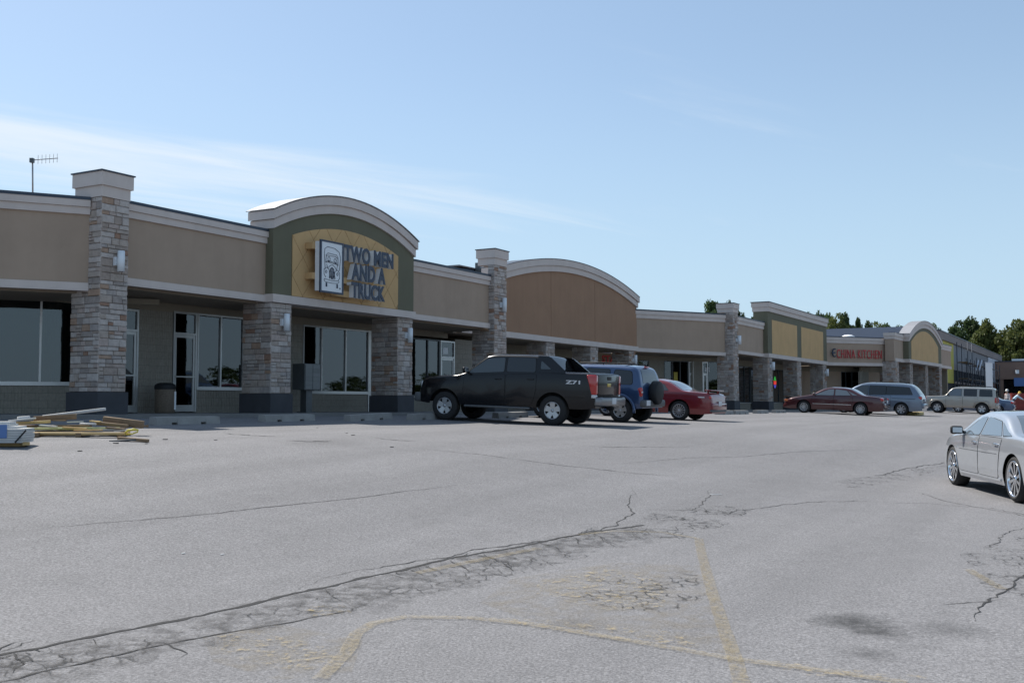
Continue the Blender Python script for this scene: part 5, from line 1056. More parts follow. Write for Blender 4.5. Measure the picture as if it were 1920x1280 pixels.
c.mirror(.70, 1.22, 'plastic_black'); c.wheels((5, .05, .075), .235, .24); pR = G(1841, 777); c.place(pR, pR+dn*2.78)
# ---- blue sedan beyond
c = Car('blue_sedan', 'grey-blue four-door sedan half hidden behind the champagne four-wheel drive', 'car', 'p_navy',
        [(-2.36, .55), (-2.34, .80), (-2.26, .98), (-2.1, 1.03), (-1.6, 1.07), (-.9, 1.38), (-.5, 1.44), (.0, 1.445), (.35, 1.38), (1.1, 1.0), (1.4, .94), (2.0, .80), (2.3, .6), (2.36, .40)],
        [(-2.36, .5), (-2.28, .88), (-2.0, .97), (1.0, .94), (1.4, .88), (2.0, .70), (2.36, .36)],
        [(-2.36, .72), (-2.2, .82), (-1.8, .88), (1.3, .89), (1.9, .82), (2.36, .62)], (1.36, -1.36), .32, sill=.22, tumble=.45, arch=.38, glass='glass_mid')
c.win([(-.95, 1.02), (-.72, 1.25), (-.1, 1.31), (-.1, 1.0)], .05); c.win([(-.04, 1.0), (-.04, 1.31), (.2, 1.29), (.88, .98)], .05); c.tops('rear_window', -1.55, -.92, .88, 'glass_light'); c.tops('windscreen', 1.05, .38, .9, 'glass_mid')
for sd in (1, -1): o = MB().cbox((-2.26, sd*.70, .86), .2, .26, .14).build('tail_light', 'tail_red', c.root, inv=False); bevel(o, .04)
c.box('rear_bumper', (-2.35, 0, .55), .14, 1.5, .24, 'p_navy', bev=.05); c.door([(-1.0, .3), (-1.0, .98), (-.06, .97), (-.06, .28)], (-.9, .88)); c.door([(-.02, .28), (-.02, .97), (1.0, .93), (.98, .28)], (.1, .88)); c.wheels((6, .03, .04), .21, .2)
pR = G(1872, 776.0); c.place(pR, pR+dn*2.72)
# ---- silver sedan near the camera
c = Car('silver_sedan', 'large silver sedan with big chrome wheels parked alone on the lot', 'car', 'p_silver',
        [(-2.60, .55), (-2.59, .82), (-2.50, 1.0), (-2.3, 1.055), (-1.75, 1.09), (-1.55, 1.12), (-.75, 1.42), (-.35, 1.475), (.15, 1.475), (.50, 1.42), (1.30, 1.06), (1.5, 1.02), (2.1, .93), (2.40, .80), (2.5, .66), (2.54, .42)],
        [(-2.60, .5), (-2.50, .93), (-2.2, 1.0), (-1.5, 1.02), (1.1, .985), (1.5, .95), (2.1, .84), (2.54, .38)],
        [(-2.60, .76), (-2.45, .86), (-2.0, .925), (-1.0, .95), (1.5, .95), (2.1, .90), (2.4, .80), (2.54, .68)], (1.565, -1.565), .375, sill=.23, tumble=.46, arch=.41, glass='glass_light', rc=.12, shoulder=.045)
c.win([(-.98, 1.05), (-.70, 1.285), (-.02, 1.355), (.02, 1.035)], .04); c.win([(.10, 1.03), (.07, 1.36), (.36, 1.335), (1.06, 1.01)], .05); c.win([(-1.42, 1.06), (-1.06, 1.055), (-.80, 1.265)], .03)
c.tops('windscreen', 1.24, .52, .9, 'glass_light'); c.tops('rear_window', -1.5, -.78, .88, 'glass_light'); c.tops('sunroof', -.25, .25, .5, 'car_glass', off=.004)
c.door([(-1.0, .78), (-1.05, 1.01), (.03, 1.01), (.03, .34), (-.92, .34), (-.96, .6)], (-.86, .90), hm='chrome'); c.door([(.07, .34), (.07, 1.01), (1.16, .97), (1.14, .6), (1.06, .34)], (.24, .89), hm='chrome')
for sd in (1, -1):
    MB().bar((-1.05, sd*(c.ys(-.5, .30)+.008), .315), (1.05, sd*(c.ys(.5, .30)+.008), .315), .03, .035).build('sill_trim', 'p_silver', c.root, inv=False)
    MB().bar((-.9, sd*(c.ys(-.5, .72)+.006), .74), (1.08, sd*(c.ys(.8, .72)+.006), .74), .004, .012).build('side_moulding', 'plastic_grey', c.root, inv=False)
    o = MB().cbox((2.36, sd*.64, .72), .2, .3, .13).build('headlight', 'lamp_clear', c.root, inv=False); bevel(o, .04); o = MB().cbox((-2.5, sd*.68, .86), .2, .32, .16).build('tail_light', 'tail_red', c.root, inv=False); bevel(o, .04)
    o = MB().cbox((1.25, sd*(c.ys(1.25, .76)+.004), .76), .07, .008, .03).build('side_marker', 'chrome', c.root, inv=False)
c.box('rear_bumper', (-2.6, 0, .55), .14, 1.6, .26, 'p_silver', bev=.06); c.mirror(.98, 1.03, 'plastic_black'); c.wheels((10, .018, .030), .30, .26, rim_m='chrome')
c.place(G(1911, 942), G(1805, 912))

# ================================================================== things on the lot and by the shops
def wheel_stop(px, label, group=None, m='concrete', L_=1.83):
    a = G(*px); d = FA.u; u2 = Vector((d.x, d.y, 0)); v = Vector((NA.x, NA.y, 0)); prof = None
    cs = [(0, 1), (.42, 0), (.58, 1), (1.25, 0), (1.41, 1)]; mb = MB(); xs = [0, .42, .58, 1.25, 1.41, L_]; slot = [0, 1, 0, 1, 0]
    b0 = a-v*.11
    def pt(x, y, z): p = b0+u2*x+v*y; return (p.x, p.y, g(p.x, p.y)+z)
    for i in range(5):
        z0 = .045 if slot[i] else -.02
        q = [(-.13+(.02 if slot[i] else 0), z0), (.13-(.02 if slot[i] else 0), z0), (.10, .165), (-.10, .165)]
        vs = [pt(xs[i], y, z) for y, z in q]+[pt(xs[i+1], y, z) for y, z in q]
        mb.add(vs, [(0, 1, 5, 4), (1, 2, 6, 5), (2, 3, 7, 6), (3, 0, 4, 7), (3, 2, 1, 0), (4, 5, 6, 7)])
    o = mb.build('wheel_stop', m); recenter(o); tag(o, label, 'wheel stop', group)
GW = 'concrete wheel stops along the sidewalk'
wheel_stop((293, 797), 'concrete wheel stop beside the debris of the timber pile', GW)
wheel_stop((497, 791), 'concrete wheel stop in front of the pillar left of the mailboxes', GW)
wheel_stop((657, 790), 'concrete wheel stop in front of the window right of the mailboxes', GW)
wheel_stop((775, 788), 'concrete wheel stop at the nose of the black pickup', GW)
wheel_stop((935, 784), 'concrete wheel stop seen underneath the black pickup', GW)
wheel_stop((1350, 777), 'concrete wheel stop just past the tail of the red coupe', GW)
wheel_stop((1380, 776.5), 'concrete wheel stop below the capped pillar behind the red coupe', GW)
wheel_stop((1420, 775), 'concrete wheel stop below the pillar beside the neon sign', GW)
wheel_stop((1455, 774), 'concrete wheel stop at the nose of the maroon sedan', GW)
mat('curb_yellow', (.48, .37, .16), .85, var=.2, vscale=6)
ys_ = thing('painted_curb', 'faded yellow painted curb nose behind the grey-blue minivan', 'curb', G(1712, 778))
pa = G(1710, 778.5); pb2 = pa+Vector((NA.x, NA.y, 0))*.9
mb = MB()
for k in range(2): pass
q0 = [pa+Vector((UA.x, UA.y, 0))*s_ for s_ in (0, 2.4)]
mb.bar(q0[0]+Vector((0, 0, .08)), q0[1]+Vector((0, 0, .08)), .55, .2); o = mb.build('curb_body', 'curb_yellow', ys_); bevel(o, .06)
# mailbox cluster
mx_t = FA.at(571, 700, -1.05)[0]; mh0 = swalk(9)+.0
mbx = thing('mailbox_cluster', 'dark grey cluster of mailboxes on a pedestal by the shop window', 'mailbox', FA.p(mx_t+.36, -1.3, mh0))
mat('mailbox', (.13, .14, .145), .45, metal=.5, var=.08); mat('mailbox_door', (.17, .18, .185), .4, metal=.5, rnd=.12)
MB().box(FA, mx_t, mx_t+.76, -1.55, -1.05, mh0+.72, mh0+1.55).build('cabinet', 'mailbox', mbx)
MB().box(FA, mx_t+.24, mx_t+.52, -1.42, -1.18, mh0+.03, mh0+.72).build('pedestal', 'mailbox', mbx); MB().box(FA, mx_t+.16, mx_t+.60, -1.5, -1.1, mh0-.03, mh0+.03).build('foot_plate', 'mailbox', mbx)
for r in range(6):
    for c_ in range(2):
        if c_ == 1 and r in (1, ): continue
        h0 = mh0+.75+r*.13; hh = .12 if not (c_ == 1 and r == 0) else .25
        MB().box(FA, mx_t+.03+c_*.36, mx_t+.37+c_*.36, -1.052, -1.035, h0, h0+hh).build('mail_door', 'mailbox_door', mbx)
# litter bin
tb0, _h = FA.at(309, 760, -1.75); bh = swalk(3)
bn = thing('litter_bin', 'brown pebbled litter bin with black lid between two shop doors', 'bin', FA.p(tb0, -1.75, bh))
mat('pebble', (.16, .125, .095), .9, var=.5, vscale=45, bump=.6, bscale=70)
UPM = lambda p: Matrix.Translation(p) @ Matrix(((1, 0, 0, 0), (0, 0, -1, 0), (0, 1, 0, 0), (0, 0, 0, 1)))
MB().lathe([(0, 0), (.24, 0), (.27, .04), (.275, .66), (.26, .68), (0, .68)], 28, UPM(FA.p(tb0, -1.75, bh))).build('drum', 'pebble', bn)
MB().lathe([(.285, .66), (.29, .72), (.27, .79), (.16, .84), (.15, .80)], 28, UPM(FA.p(tb0, -1.75, bh))).build('lid', 'plastic_black', bn)
MB().box(FA, tb0+.10, tb0+.16, -1.75+.225, -1.75+.262, bh+.1, bh+.6).build('white_stripe', 'white_paint', bn)
# roof aerial
an = thing('roof_aerial', 'thin roof aerial with a horizontal boom of short rods', 'antenna', P(61, 360, 28))
mat('aerial', (.33, .31, .30), .4, metal=.6)
MB().tube([P(61.5, 372, 28), P(61, 297, 28)], .022, 8).build('mast', 'aerial', an)
A0, A1 = P(58, 300.5, 28), P(108, 296.8, 29.2); MB().tube([A0, A1], .014, 6).build('boom', 'aerial', an); MB().cbox(P(60, 301, 28), .10, .10, .12).build('clamp', 'alu_dark', an)
for i in range(6):
    q = A0+(A1-A0)*(.26+.145*i); MB().tube([q+Vector((0, 0, .13)), q-Vector((0, 0, .12))], .006, 5).build('rod', 'aerial', an)
# roof plant
ru = thing('roof_unit', 'low dark roof duct behind the parapet beside a capped pillar', 'roof unit', FA.p(22, -6, 4.4))
t_a, h_a = FA.at(862, 503, -5); t_b, h_b = FA.at(912, 497, -5)
MB().box(FA, t_a, t_b+3, -9, -5, 4.405, h_a, 4.405, h_b+.1).build('duct', 'coping', ru); MB().box(FA, t_b-1.1, t_b+.2, -4.96, -4.0, 4.405, h_b-.02).build('elbow', 'alu_dark', ru); MB().box(FA, t_a-.1, t_b+3.1, -9.1, -4.97, h_a+.1, h_a+.16).build('cover', 'roof_sheet', ru)
ru2 = thing('roof_vent', 'small white domed vent on the roof above the restaurant', 'vent', FG.p(3.6, -5, 4.57)); vt = FG.at(1590, 629, -5)
MB().lathe([(.6, -.6), (.62, .0), (.55, .18), (.3, .30), (0, .33)], 18, UPM(FG.p(vt[0], -5, vt[1]-.25))).build('dome', 'white_paint', ru2); MB().box(FG, vt[0]-.7, vt[0]+.7, -5.7, -4.3, 4.57, vt[1]-.8).build('curb', 'alu', ru2)

# ---- timber pile
mat('siding_white', (.50, .50, .49), .6, var=.08, vscale=5); mat('pine_new', (.52, .36, .16), .7, var=.18, vscale=4); mat('wood_old', (.20, .135, .08), .85, var=.3, vscale=5); mat('board_green', (.36, .38, .17), .7, var=.12); mat('tag_blue', (.10, .19, .42), .6); mat('board_grey', (.33, .30, .28), .8, var=.2); mat('tape_yellow', (.62, .52, .06), .5)
base = G(110, 818.5); DB = base.y; GB = 'loose boards of the timber pile'
def board(a, b, da, db, w_, h_, m, label, name='board'):
    A_, B_ = P(a[0], a[1], DB+da), P(b[0], b[1], DB+db); o = MB().bar(A_, B_, w_, h_).build(name, m); bevel(o, min(.006, h_*.2), 1); recenter(o); tag(o, label, 'board', GB); return o
board((48, 812.5), (243, 813), -.1, .0, .14, .045, 'pine_new', 'long new yellow pine board along the bottom front of the timber pile')
board((60, 809.5), (232, 806), .35, .45, .2, .05, 'board_grey', 'grey weathered board above the new pine board')
board((50, 803.5), (225, 803), .1, .6, .22, .04, 'board_green', 'pale green painted board in the middle of the timber pile')
board((28, 799), (170, 798), .5, .6, .16, .04, 'wood_old', 'dark brown board with white patches in the timber pile')
board((30, 793.5), (95, 790), .3, .5, .18, .05, 'pine_new', 'short orange pine board below the white scraps')
board((64, 785.5), (143, 780.5), .6, .75, .12, .10, 'wood_old', 'thick dark brown timber near the top of the pile')
board((80, 781), (198, 766.5), .8, 1.3, .12, .05, 'siding_white', 'long white board slanting up from the pile')
board((17, 789), (66, 784), .2, .3, .18, .03, 'siding_white', 'thin white board lying on top of the pile')
board((33, 785), (56, 783), .3, .4, .14, .07, 'siding_white', 'short white block on top of the pile')
board((195, 787), (268, 796), .9, .8, .10, .13, 'wood_old', 'broken brown plank tilted beyond the pile')
board((180, 793), (240, 799), .7, .7, .10, .06, 'wood_old', 'brown splintered batten under the broken plank')
board((150, 794), (180, 795), .3, .35, .10, .03, 'siding_white', 'short white strip on the middle of the pile')
board((222, 821), (278, 826), -.6, -.75, .07, .05, 'wood_old', 'splintered brown stick lying on the asphalt in front')
board((205, 826.5), (262, 824), -.75, -.7, .05, .03, 'plastic_grey', 'thin grey strip beside the splintered stick')
board((262, 797), (278, 799.5), .8, .9, .05, .03, 'wood_old', 'small brown offcut at the right end of the pile')
for i, (x, dd) in enumerate(((62, .0), (145, .05), (222, .1))):
    q = G(x, 819-.3*i); o = MB().cbox((q.x, q.y+.25, g(q.x, q.y)+.03), .09, .9, .09, R(12)).build('bearer', 'wood_old'); recenter(o); tag(o, 'short wooden bearer under the timber pile', 'board', 'bearers under the timber pile')
for i, (x, y, dd, ln) in enumerate(((75, 797, .2, .3), (118, 800.5, .15, .4), (100, 788, .55, .22), (128, 791, .5, .28), (140, 806, .1, .5), (200, 801, .4, .35), (215, 808, .2, .3), (170, 789, .6, .2), (250, 802, .6, .25))):
    a = P(x, y, DB+dd); b = a+Vector((ln, random.uniform(-.1, .1), random.uniform(-.03, .05))); o = MB().bar(a, b, .07, .02).build('wood_scrap', ('siding_white', 'pine_new', 'wood_old')[i % 3]); recenter(o); tag(o, 'small scrap of wood lying loose on the timber pile', 'scrap', 'wood scraps on the timber pile')
tp = MB(); q = [P(x, y, DB-.1) for x, y in ((234, 812), (240, 806.5), (250, 805), (259, 806), (258, 809.5), (248, 813), (236, 814.5))]; tp.tube(q, [.012, .02, .024, .018, .012, .014, .008], 6); o = tp.build('barrier_tape', 'tape_yellow'); recenter(o); tag(o, 'crumpled yellow tape at the end of the timber pile', 'tape')
# strapped bundle of white siding
sb = G(20, 837); db = sb.y
bd = thing('siding_bundle', 'strapped bundle of white siding boards with a blue tag', 'bundle', sb)
LFT = Vector((-1, -.06, 0))
for r in range(6):
    y_ = 804.5+r*4.4; xr = (52.5, 53.5, 52.8, 53.2, 52, 51)[r]; a = P(xr, y_, db+.12); MB().bar(a, a+Vector((-2.4, -.35, 0)), .62, .031).build('siding_board', 'siding_white', bd)
for r in range(3):
    y_ = 801-r*4.2; a = P((40, 26, 24)[r], y_, db+.2); MB().bar(a, a+Vector((-2.2, -.3, 0)), .5-.1*r, .042).build('siding_board', 'siding_white', bd)
f0 = P(12, 800, db-.235); MB().bar(P(13, 808.5, db-.22), P(13, 808.5, db-.22)+Vector((-.6, -.09, 0)), .012, .2).build('tag', 'tag_blue', bd)
MB().bar(P(49, 806, db-.22), P(28, 829.5, db-.235), .01, .022).build('strap', 'plastic_black', bd)
MB().bar(P(46, 833, db+.1), P(46, 833, db+.1)+Vector((-2.2, -.32, 0)), .1, .05).build('runner', 'pine_new', bd); MB().bar(P(49, 831.5, db-.05), P(44, 831.5, db+.5), .1, .05).build('runner', 'pine_new', bd)
# small litter on the asphalt
mat('litter_white', (.72, .72, .70), .6); mat('litter_dark', (.05, .045, .04), .8)
for i, (x, y) in enumerate(((1342, 927), (343, 1038), (416, 1040))):
    q = G(x, y); o = MB().bar(q+Vector((-.09 if i == 0 else -.012, 0, .006)), q+Vector((.09 if i == 0 else .012, .02, .006)), .018, .006).build('litter', 'litter_white'); recenter(o); tag(o, 'white scrap of litter lying on the asphalt', 'litter', 'white litter on the lot')
for i, (x, y) in enumerate(((150, 846), (218, 831), (310, 824), (275, 832), (404, 825), (650, 812), (662, 816), (735, 838), (595, 802))):
    q = G(x, y); k_ = random.uniform(.3, .7); o = MB().bar(q+Vector((-.06*k_, 0, .006)), q+Vector((.06*k_, random.uniform(-.04, .04), .008)), .05*k_, .02*k_).build('debris', 'litter_dark'); recenter(o); tag(o, 'small dark clod lying on the asphalt near the sidewalk', 'debris', 'dark clods on the lot')

# ================================================================== beyond: unfinished big store, far wing, workers
FB = FR((48.7, 118.0), ANG_A)
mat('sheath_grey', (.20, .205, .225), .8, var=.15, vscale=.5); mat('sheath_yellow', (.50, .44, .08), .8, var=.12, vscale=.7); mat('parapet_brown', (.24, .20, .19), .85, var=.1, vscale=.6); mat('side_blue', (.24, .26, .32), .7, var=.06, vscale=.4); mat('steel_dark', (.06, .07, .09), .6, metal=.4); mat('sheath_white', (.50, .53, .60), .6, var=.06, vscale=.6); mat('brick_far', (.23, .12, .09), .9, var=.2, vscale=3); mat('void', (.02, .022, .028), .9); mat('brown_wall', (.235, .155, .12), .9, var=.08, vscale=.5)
big = thing('unfinished_store', 'large half-built store with bare grey front and yellow sheathing', 'building', FB.p(15, -10, -1.0))
tq_ = lambda px, py=660: FB.at(px, py, 0)
TEND = FB.at(1878, 663, 0)[0]; HB = 8.0
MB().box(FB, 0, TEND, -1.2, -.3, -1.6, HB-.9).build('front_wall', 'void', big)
MB().box(FB, -.3, TEND+.3, -1.5, .0, HB-.9, HB).build('parapet', 'parapet_brown', big)
MB().box(FB, -.35, TEND+.35, -1.6, .06, HB+.003, HB+.12).build('coping', 'coping', big)
MB().box(FB, 0, TEND, -45, -1.52, HB-.6, HB-.4).build('roof_deck', 'roof', big)
MB().box(FB, -.3, 0, -45, -1.2, 6.7, HB+.6).build('side_wall', 'side_blue', big); MB().box(FB, -.28, -.02, -45, -1.2, -1.6, 6.69).build('side_wall', 'steel_dark', big)
MB().box(FB, -.3, .2, -45.2, -45, -1.6, HB+.6).build('rear_wall', 'side_blue', big)
ty0, ty1 = tq_(1762)[0], tq_(1789.5)[0]
nq = 3
for i in range(nq): MB().box(FB, max(.02, ty0)+(ty1-ty0)*i/nq+.03, max(.02, ty0)+(ty1-ty0)*(i+1)/nq-.03, -.3, -.2, 2.2, HB-.92).build('yellow_panel', 'sheath_yellow', big)
tg0, tg1 = tq_(1790.5)[0], tq_(1853)[0]; k = 14
for i in range(k): MB().box(FB, tg0+(tg1-tg0)*i/k+.02, tg0+(tg1-tg0)*(i+1)/k-.06, -.3, -.22, 3.9, HB-.92).build('grey_panel', 'sheath_grey', big)
for i in range(k+1): MB().box(FB, tg0+(tg1-tg0)*i/k-.05, tg0+(tg1-tg0)*i/k+.05, -.3, -.12, -1.3, 3.9).build('stud', 'steel_dark', big)
for h in (.8, 2.2): MB().box(FB, tg0, tg1, -.32, -.2, h, h+.25).build('girt', 'parapet_brown', big)
tw = [tq_(x)[0] for x in (1854, 1862, 1868.5, 1877)]
for i in range(3): MB().box(FB, tw[i]+.05, tw[i+1]-.05, -.28, -.12, (4.0, 3.2, 3.0)[i], HB-.95).build('white_panel', 'sheath_white', big)
MB().box(FB, tw[0], TEND, -.32, -.14, -1.4, 2.9).build('brick_pier', 'brick_far', big)
MB().box(FB, ty0, tg0+4, -.19, 1.6, -.4, .0).build('canopy_beam', 'steel_dark', big)
# scaffold in front
sf = thing('scaffold', 'steel tube scaffold with planks against the unfinished store', 'scaffold', FB.p(15, 1.6, -1.3))
s0, s1 = tq_(1786)[0], tq_(1851)[0]; ns = 9
for i in range(ns+1):
    t_ = s0+(s1-s0)*i/ns; topx = 5.6 if i not in (0, 1) else 7.2
    for d_ in (.5, 1.7): MB().tube([FB.p(t_, d_, -1.45), FB.p(t_, d_, topx)], .05, 5).build('post', 'steel_dark', sf)
    for h in np.arange(.2, 5.6, .9): pass
for h in (.7, 2.7, 4.7):
    for d_ in (.5, 1.7): MB().tube([FB.p(s0, d_, h), FB.p(s1, d_, h)], .04, 5).build('ledger', 'steel_dark', sf)
    for i in range(ns):
        if (i+int(h)) % 3: MB().box(FB, s0+(s1-s0)*i/ns+.1, s0+(s1-s0)*(i+1)/ns-.1, .6, 1.6, h+.05, h+.11).build('plank', 'wood_old', sf)
for i in range(ns):
    a, b = s0+(s1-s0)*i/ns, s0+(s1-s0)*(i+1)/ns
    if i % 2 == 0: MB().tube([FB.p(a, 1.72, .7), FB.p(b, 1.72, 2.7)], .03, 5).build('brace', 'steel_dark', sf); MB().tube([FB.p(b, 1.72, 2.7), FB.p(a, 1.72, 4.7)], .03, 5).build('brace', 'steel_dark', sf)
for px in (1832, 1838): 
    a, b = P(px+3, 676, 136), P(px-2, 694, 134); MB().bar(a, b, .1, .22).build('pale_strut', 'sheath_white', sf)
col = thing('wrapped_column', 'tall white wrapped column in front of the unfinished store', 'column', G(1855, 772))
q = P(1855.5, 740, 112); zt = P(1855.5, 680, 112).z; zb = g(q.x, q.y)
MB().cbox((q.x, q.y, (zb+zt)/2), .62, .62, zt-zb, R(-30)).build('shaft', 'white_paint', col); MB().cbox((q.x, q.y, zt+.04), .7, .7, .08, R(-30)).build('cap', 'sheath_white', col); MB().cbox((q.x-.02, q.y, zb+.5), .72, .72, 1.2, R(-30)).build('plinth', 'brick_far', col)
# far brown wing
FW = FR((82.4, 175.0), ANG_A+R(90)); wing = thing('far_shop_wing', 'low brown shop wing closing the far end of the lot', 'building', FW.p(20, -3, -1.2))
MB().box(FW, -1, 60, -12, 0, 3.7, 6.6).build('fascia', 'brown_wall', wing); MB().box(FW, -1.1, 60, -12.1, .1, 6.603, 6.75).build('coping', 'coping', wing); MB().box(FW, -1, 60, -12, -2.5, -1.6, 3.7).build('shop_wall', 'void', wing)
for i in range(11): MB().box(FW, i*5.2-.5, i*5.2+.2, -.9, -.2, -1.6, 3.69).build('column', 'brown_wall', wing)
for i in range(10): MB().box(FW, i*5.2+.6, i*5.2+4.4, -2.5, -2.4, -.6, 2.8).build('window', 'car_glass', wing)
wb_ = FW.at(1916, 708, .12)[0]; MB().box(FW, wb_-1.2, wb_+6, .0, .15, 2.5, 3.9).build('shop_sign', 'tag_blue', wing)
MB().box(FW, 1.5, 8.0, -4, -1, 6.76, 7.1).build('roof_hatch', 'white_paint', wing)
fl = thing('floodlight', 'small white floodlight on the brown far wing', 'lamp', FW.p(5, .1, 4.0)); wf = FW.at(1907, 697, .3); MB().cbox(FW.p(wf[0], .35, wf[1]), .5, .4, .6).build('head', 'lamp_white', fl); MB().box(FW, wf[0]-.08, wf[0]+.08, .0, .3, wf[1]-.08, wf[1]+.08).build('arm', 'alu', fl)
# red skip
dq = G(1905, 771.5); sk = Vector((.02*0+P(1888, 750, 100).x, 100, 0)); zs0 = g(sk.x+2, 100)
mat('skip_red', (.22, .03, .025), .6, var=.2, vscale=1.5)
skp = thing('red_skip', 'dark red ribbed skip container beside the workers', 'container', (sk.x+2.6, 101, zs0))
MB().hexa([(sk.x+.2, 99, zs0+.05), (sk.x+6, 97.5, zs0+.05), (sk.x+6.5, 100, zs0+.05), (sk.x+.7, 101.5, zs0+.05), (sk.x, 98.9, zs0+1.7), (sk.x+6.2, 97.4, zs0+1.7), (sk.x+6.7, 100.1, zs0+1.7), (sk.x+.5, 101.6, zs0+1.7)]).build('tub', 'skip_red', skp)
for i in range(6):
    f = i/5; MB().bar((sk.x+.2+5.8*f, 98.97-1.5*f, zs0+.05), (sk.x+6.2*f, 98.87-1.5*f, zs0+1.68), .14, .14).build('rib', 'skip_red', skp)
# ---- workers
def person(name, label, foot, ang, joints, mats, hat=None):
    """one skinned body; joints: list (name, parent, pos, radius) in metres, facing +x"""
    root = thing(name, label, 'person', foot, ang)
    me = bpy.data.meshes.new('body'); ids = {j[0]: i for i, j in enumerate(joints)}
    me.from_pydata([j[2] for j in joints], [(ids[j[1]], ids[j[0]]) for j in joints if j[1]], [])
    o = bpy.data.objects.new('tmp', me); COL.objects.link(o); sk_ = o.modifiers.new('s', 'SKIN'); sk_.use_smooth_shade = True
    for i, j in enumerate(joints):
        me.skin_vertices[0].data[i].radius = (j[3], j[3] if len(j) < 5 else j[4]); me.skin_vertices[0].data[i].use_root = (i == 0)
    sd_ = o.modifiers.new('d', 'SUBSURF'); sd_.levels = 2; bpy.context.view_layer.update()
    m2 = bpy.data.meshes.new_from_object(o.evaluated_get(bpy.context.evaluated_depsgraph_get())); bpy.data.objects.remove(o)
    m2.materials.clear(); [m2.materials.append(MATS[m]) for m in mats]
    J = [(Vector(j[2]), j[5] if len(j) > 5 else 0) for j in joints]
    for f in m2.polygons:
        c_ = f.center; f.material_index = min(J, key=lambda q: (q[0]-c_).length)[1]; f.use_smooth = True
    put('body', m2, root, inv=False)
    if hat:
        hp, hm, hr = hat; MB().lathe([(hr*1.35, -.02), (hr*1.3, 0), (hr*1.02, .01), (hr, .06), (hr*.75, .12), (0, .15)], 16, Matrix.Translation(hp) @ Matrix(((1, 0, 0, 0), (0, 0, -1, 0), (0, 1, 0, 0), (0, 0, 0, 1)))).build('hat', hm, root, inv=False)
        for s_ in (-1, 1): MB().cbox((hp[0]+.095, s_*.035+hp[1], hp[2]-.075), .02, .025, .015).build('eye', 'plastic_black', root, inv=False)
    return root
mat('skin', (.42, .25, .18), .6); mat('shirt_pale', (.55, .50, .50), .9); mat('trousers', (.05, .06, .09), .9); mat('hat_white', (.70, .70, .68), .5); mat('hat_yellow', (.62, .38, .04), .5); mat('shirt_lightblue', (.45, .60, .72), .9)
def hand(side, wr, dr):
    w_ = Vector(wr); d_ = Vector(dr).normalized(); n_ = 'h%d' % side; a = [(n_, 'w%d' % side, tuple(w_+d_*.07), .028, .04, 2)]
    for i, (dy, ln) in enumerate(((-.03, .075), (-.01, .09), (.01, .085), (.03, .065))):
        a.append((n_+'f%d' % i, n_, tuple(w_+d_*(.09+ln)+Vector((0, dy, -.01))), .009, .009, 2))
    a.append((n_+'t', n_, tuple(w_+d_*.10+Vector((.05, .03*side, 0))), .011, .011, 2)); return a
def pose(lean=0., armL=None, armR=None):
    J = []; sx, sz = math.sin(lean), math.cos(lean); up = lambda h, x=0, y=0: (h*sx+x*sz, y, .95+h*sz-x*sx)
    J += [('pel', None, (0, 0, .95), .15, .12, 1), ('sp', 'pel', up(.22), .15, .11, 0), ('ch', 'sp', up(.42), .17, .12, 0), ('nk', 'ch', up(.56), .055, .055, 2), ('jw', 'nk', up(.64, .03), .075, .07, 2), ('hd', 'jw', up(.74, .02), .095, .085, 2), ('ct', 'hd', up(.80, .0), .07, .07, 2), ('ns', 'jw', up(.70, .125), .012, .012, 2)]
    for s_, arm in ((1, armL), (-1, armR)):
        sh_ = up(.46, 0, .19*s_); el = arm[0] if arm else (sh_[0]-.02, .26*s_, sh_[2]-.30); wr = arm[1] if arm else (el[0]+.08, .26*s_, el[2]-.25); k = str(s_)
        J += [('s%d' % s_, 'ch', sh_, .065, .065, 0), ('e%d' % s_, 's%d' % s_, el, .045, .045, 0), ('w%d' % s_, 'e%d' % s_, wr, .03, .03, 2)]
        J += hand(s_, wr, Vector(wr)-Vector(el))
        J += [('hp%d' % s_, 'pel', (0, .10*s_, .90), .10, .10, 1), ('kn%d' % s_, 'hp%d' % s_, (.02, .11*s_, .50), .065, .065, 1), ('an%d' % s_, 'kn%d' % s_, (0, .12*s_, .09), .045, .045, 1), ('ft%d' % s_, 'an%d' % s_, (.16, .13*s_, .04), .04, .035, 3)]
    return J, up
w1 = P(1889, 745, 86); w1.z = g(w1.x, w1.y); J, up_ = pose(.05)
person('person', 'worker in a pale shirt and white hard hat standing by the red skip', w1, R(200), J, ('shirt_pale', 'trousers', 'skin', 'plastic_black'), ((up_(.76)), 'hat_white', .105))
w2 = P(1899, 750, 84); w2.z = g(w2.x, w2.y); J, up_ = pose(.75, ((.62, .25, 1.10), (.85, .2, .95)), ((.60, -.25, 1.08), (.83, -.2, .93)))
person('person', 'worker in light blue shirt and yellow hard hat bending forward', w2, R(-10), J, ('shirt_lightblue', 'trousers', 'skin', 'plastic_black'), ((up_(.78)), 'hat_yellow', .105))

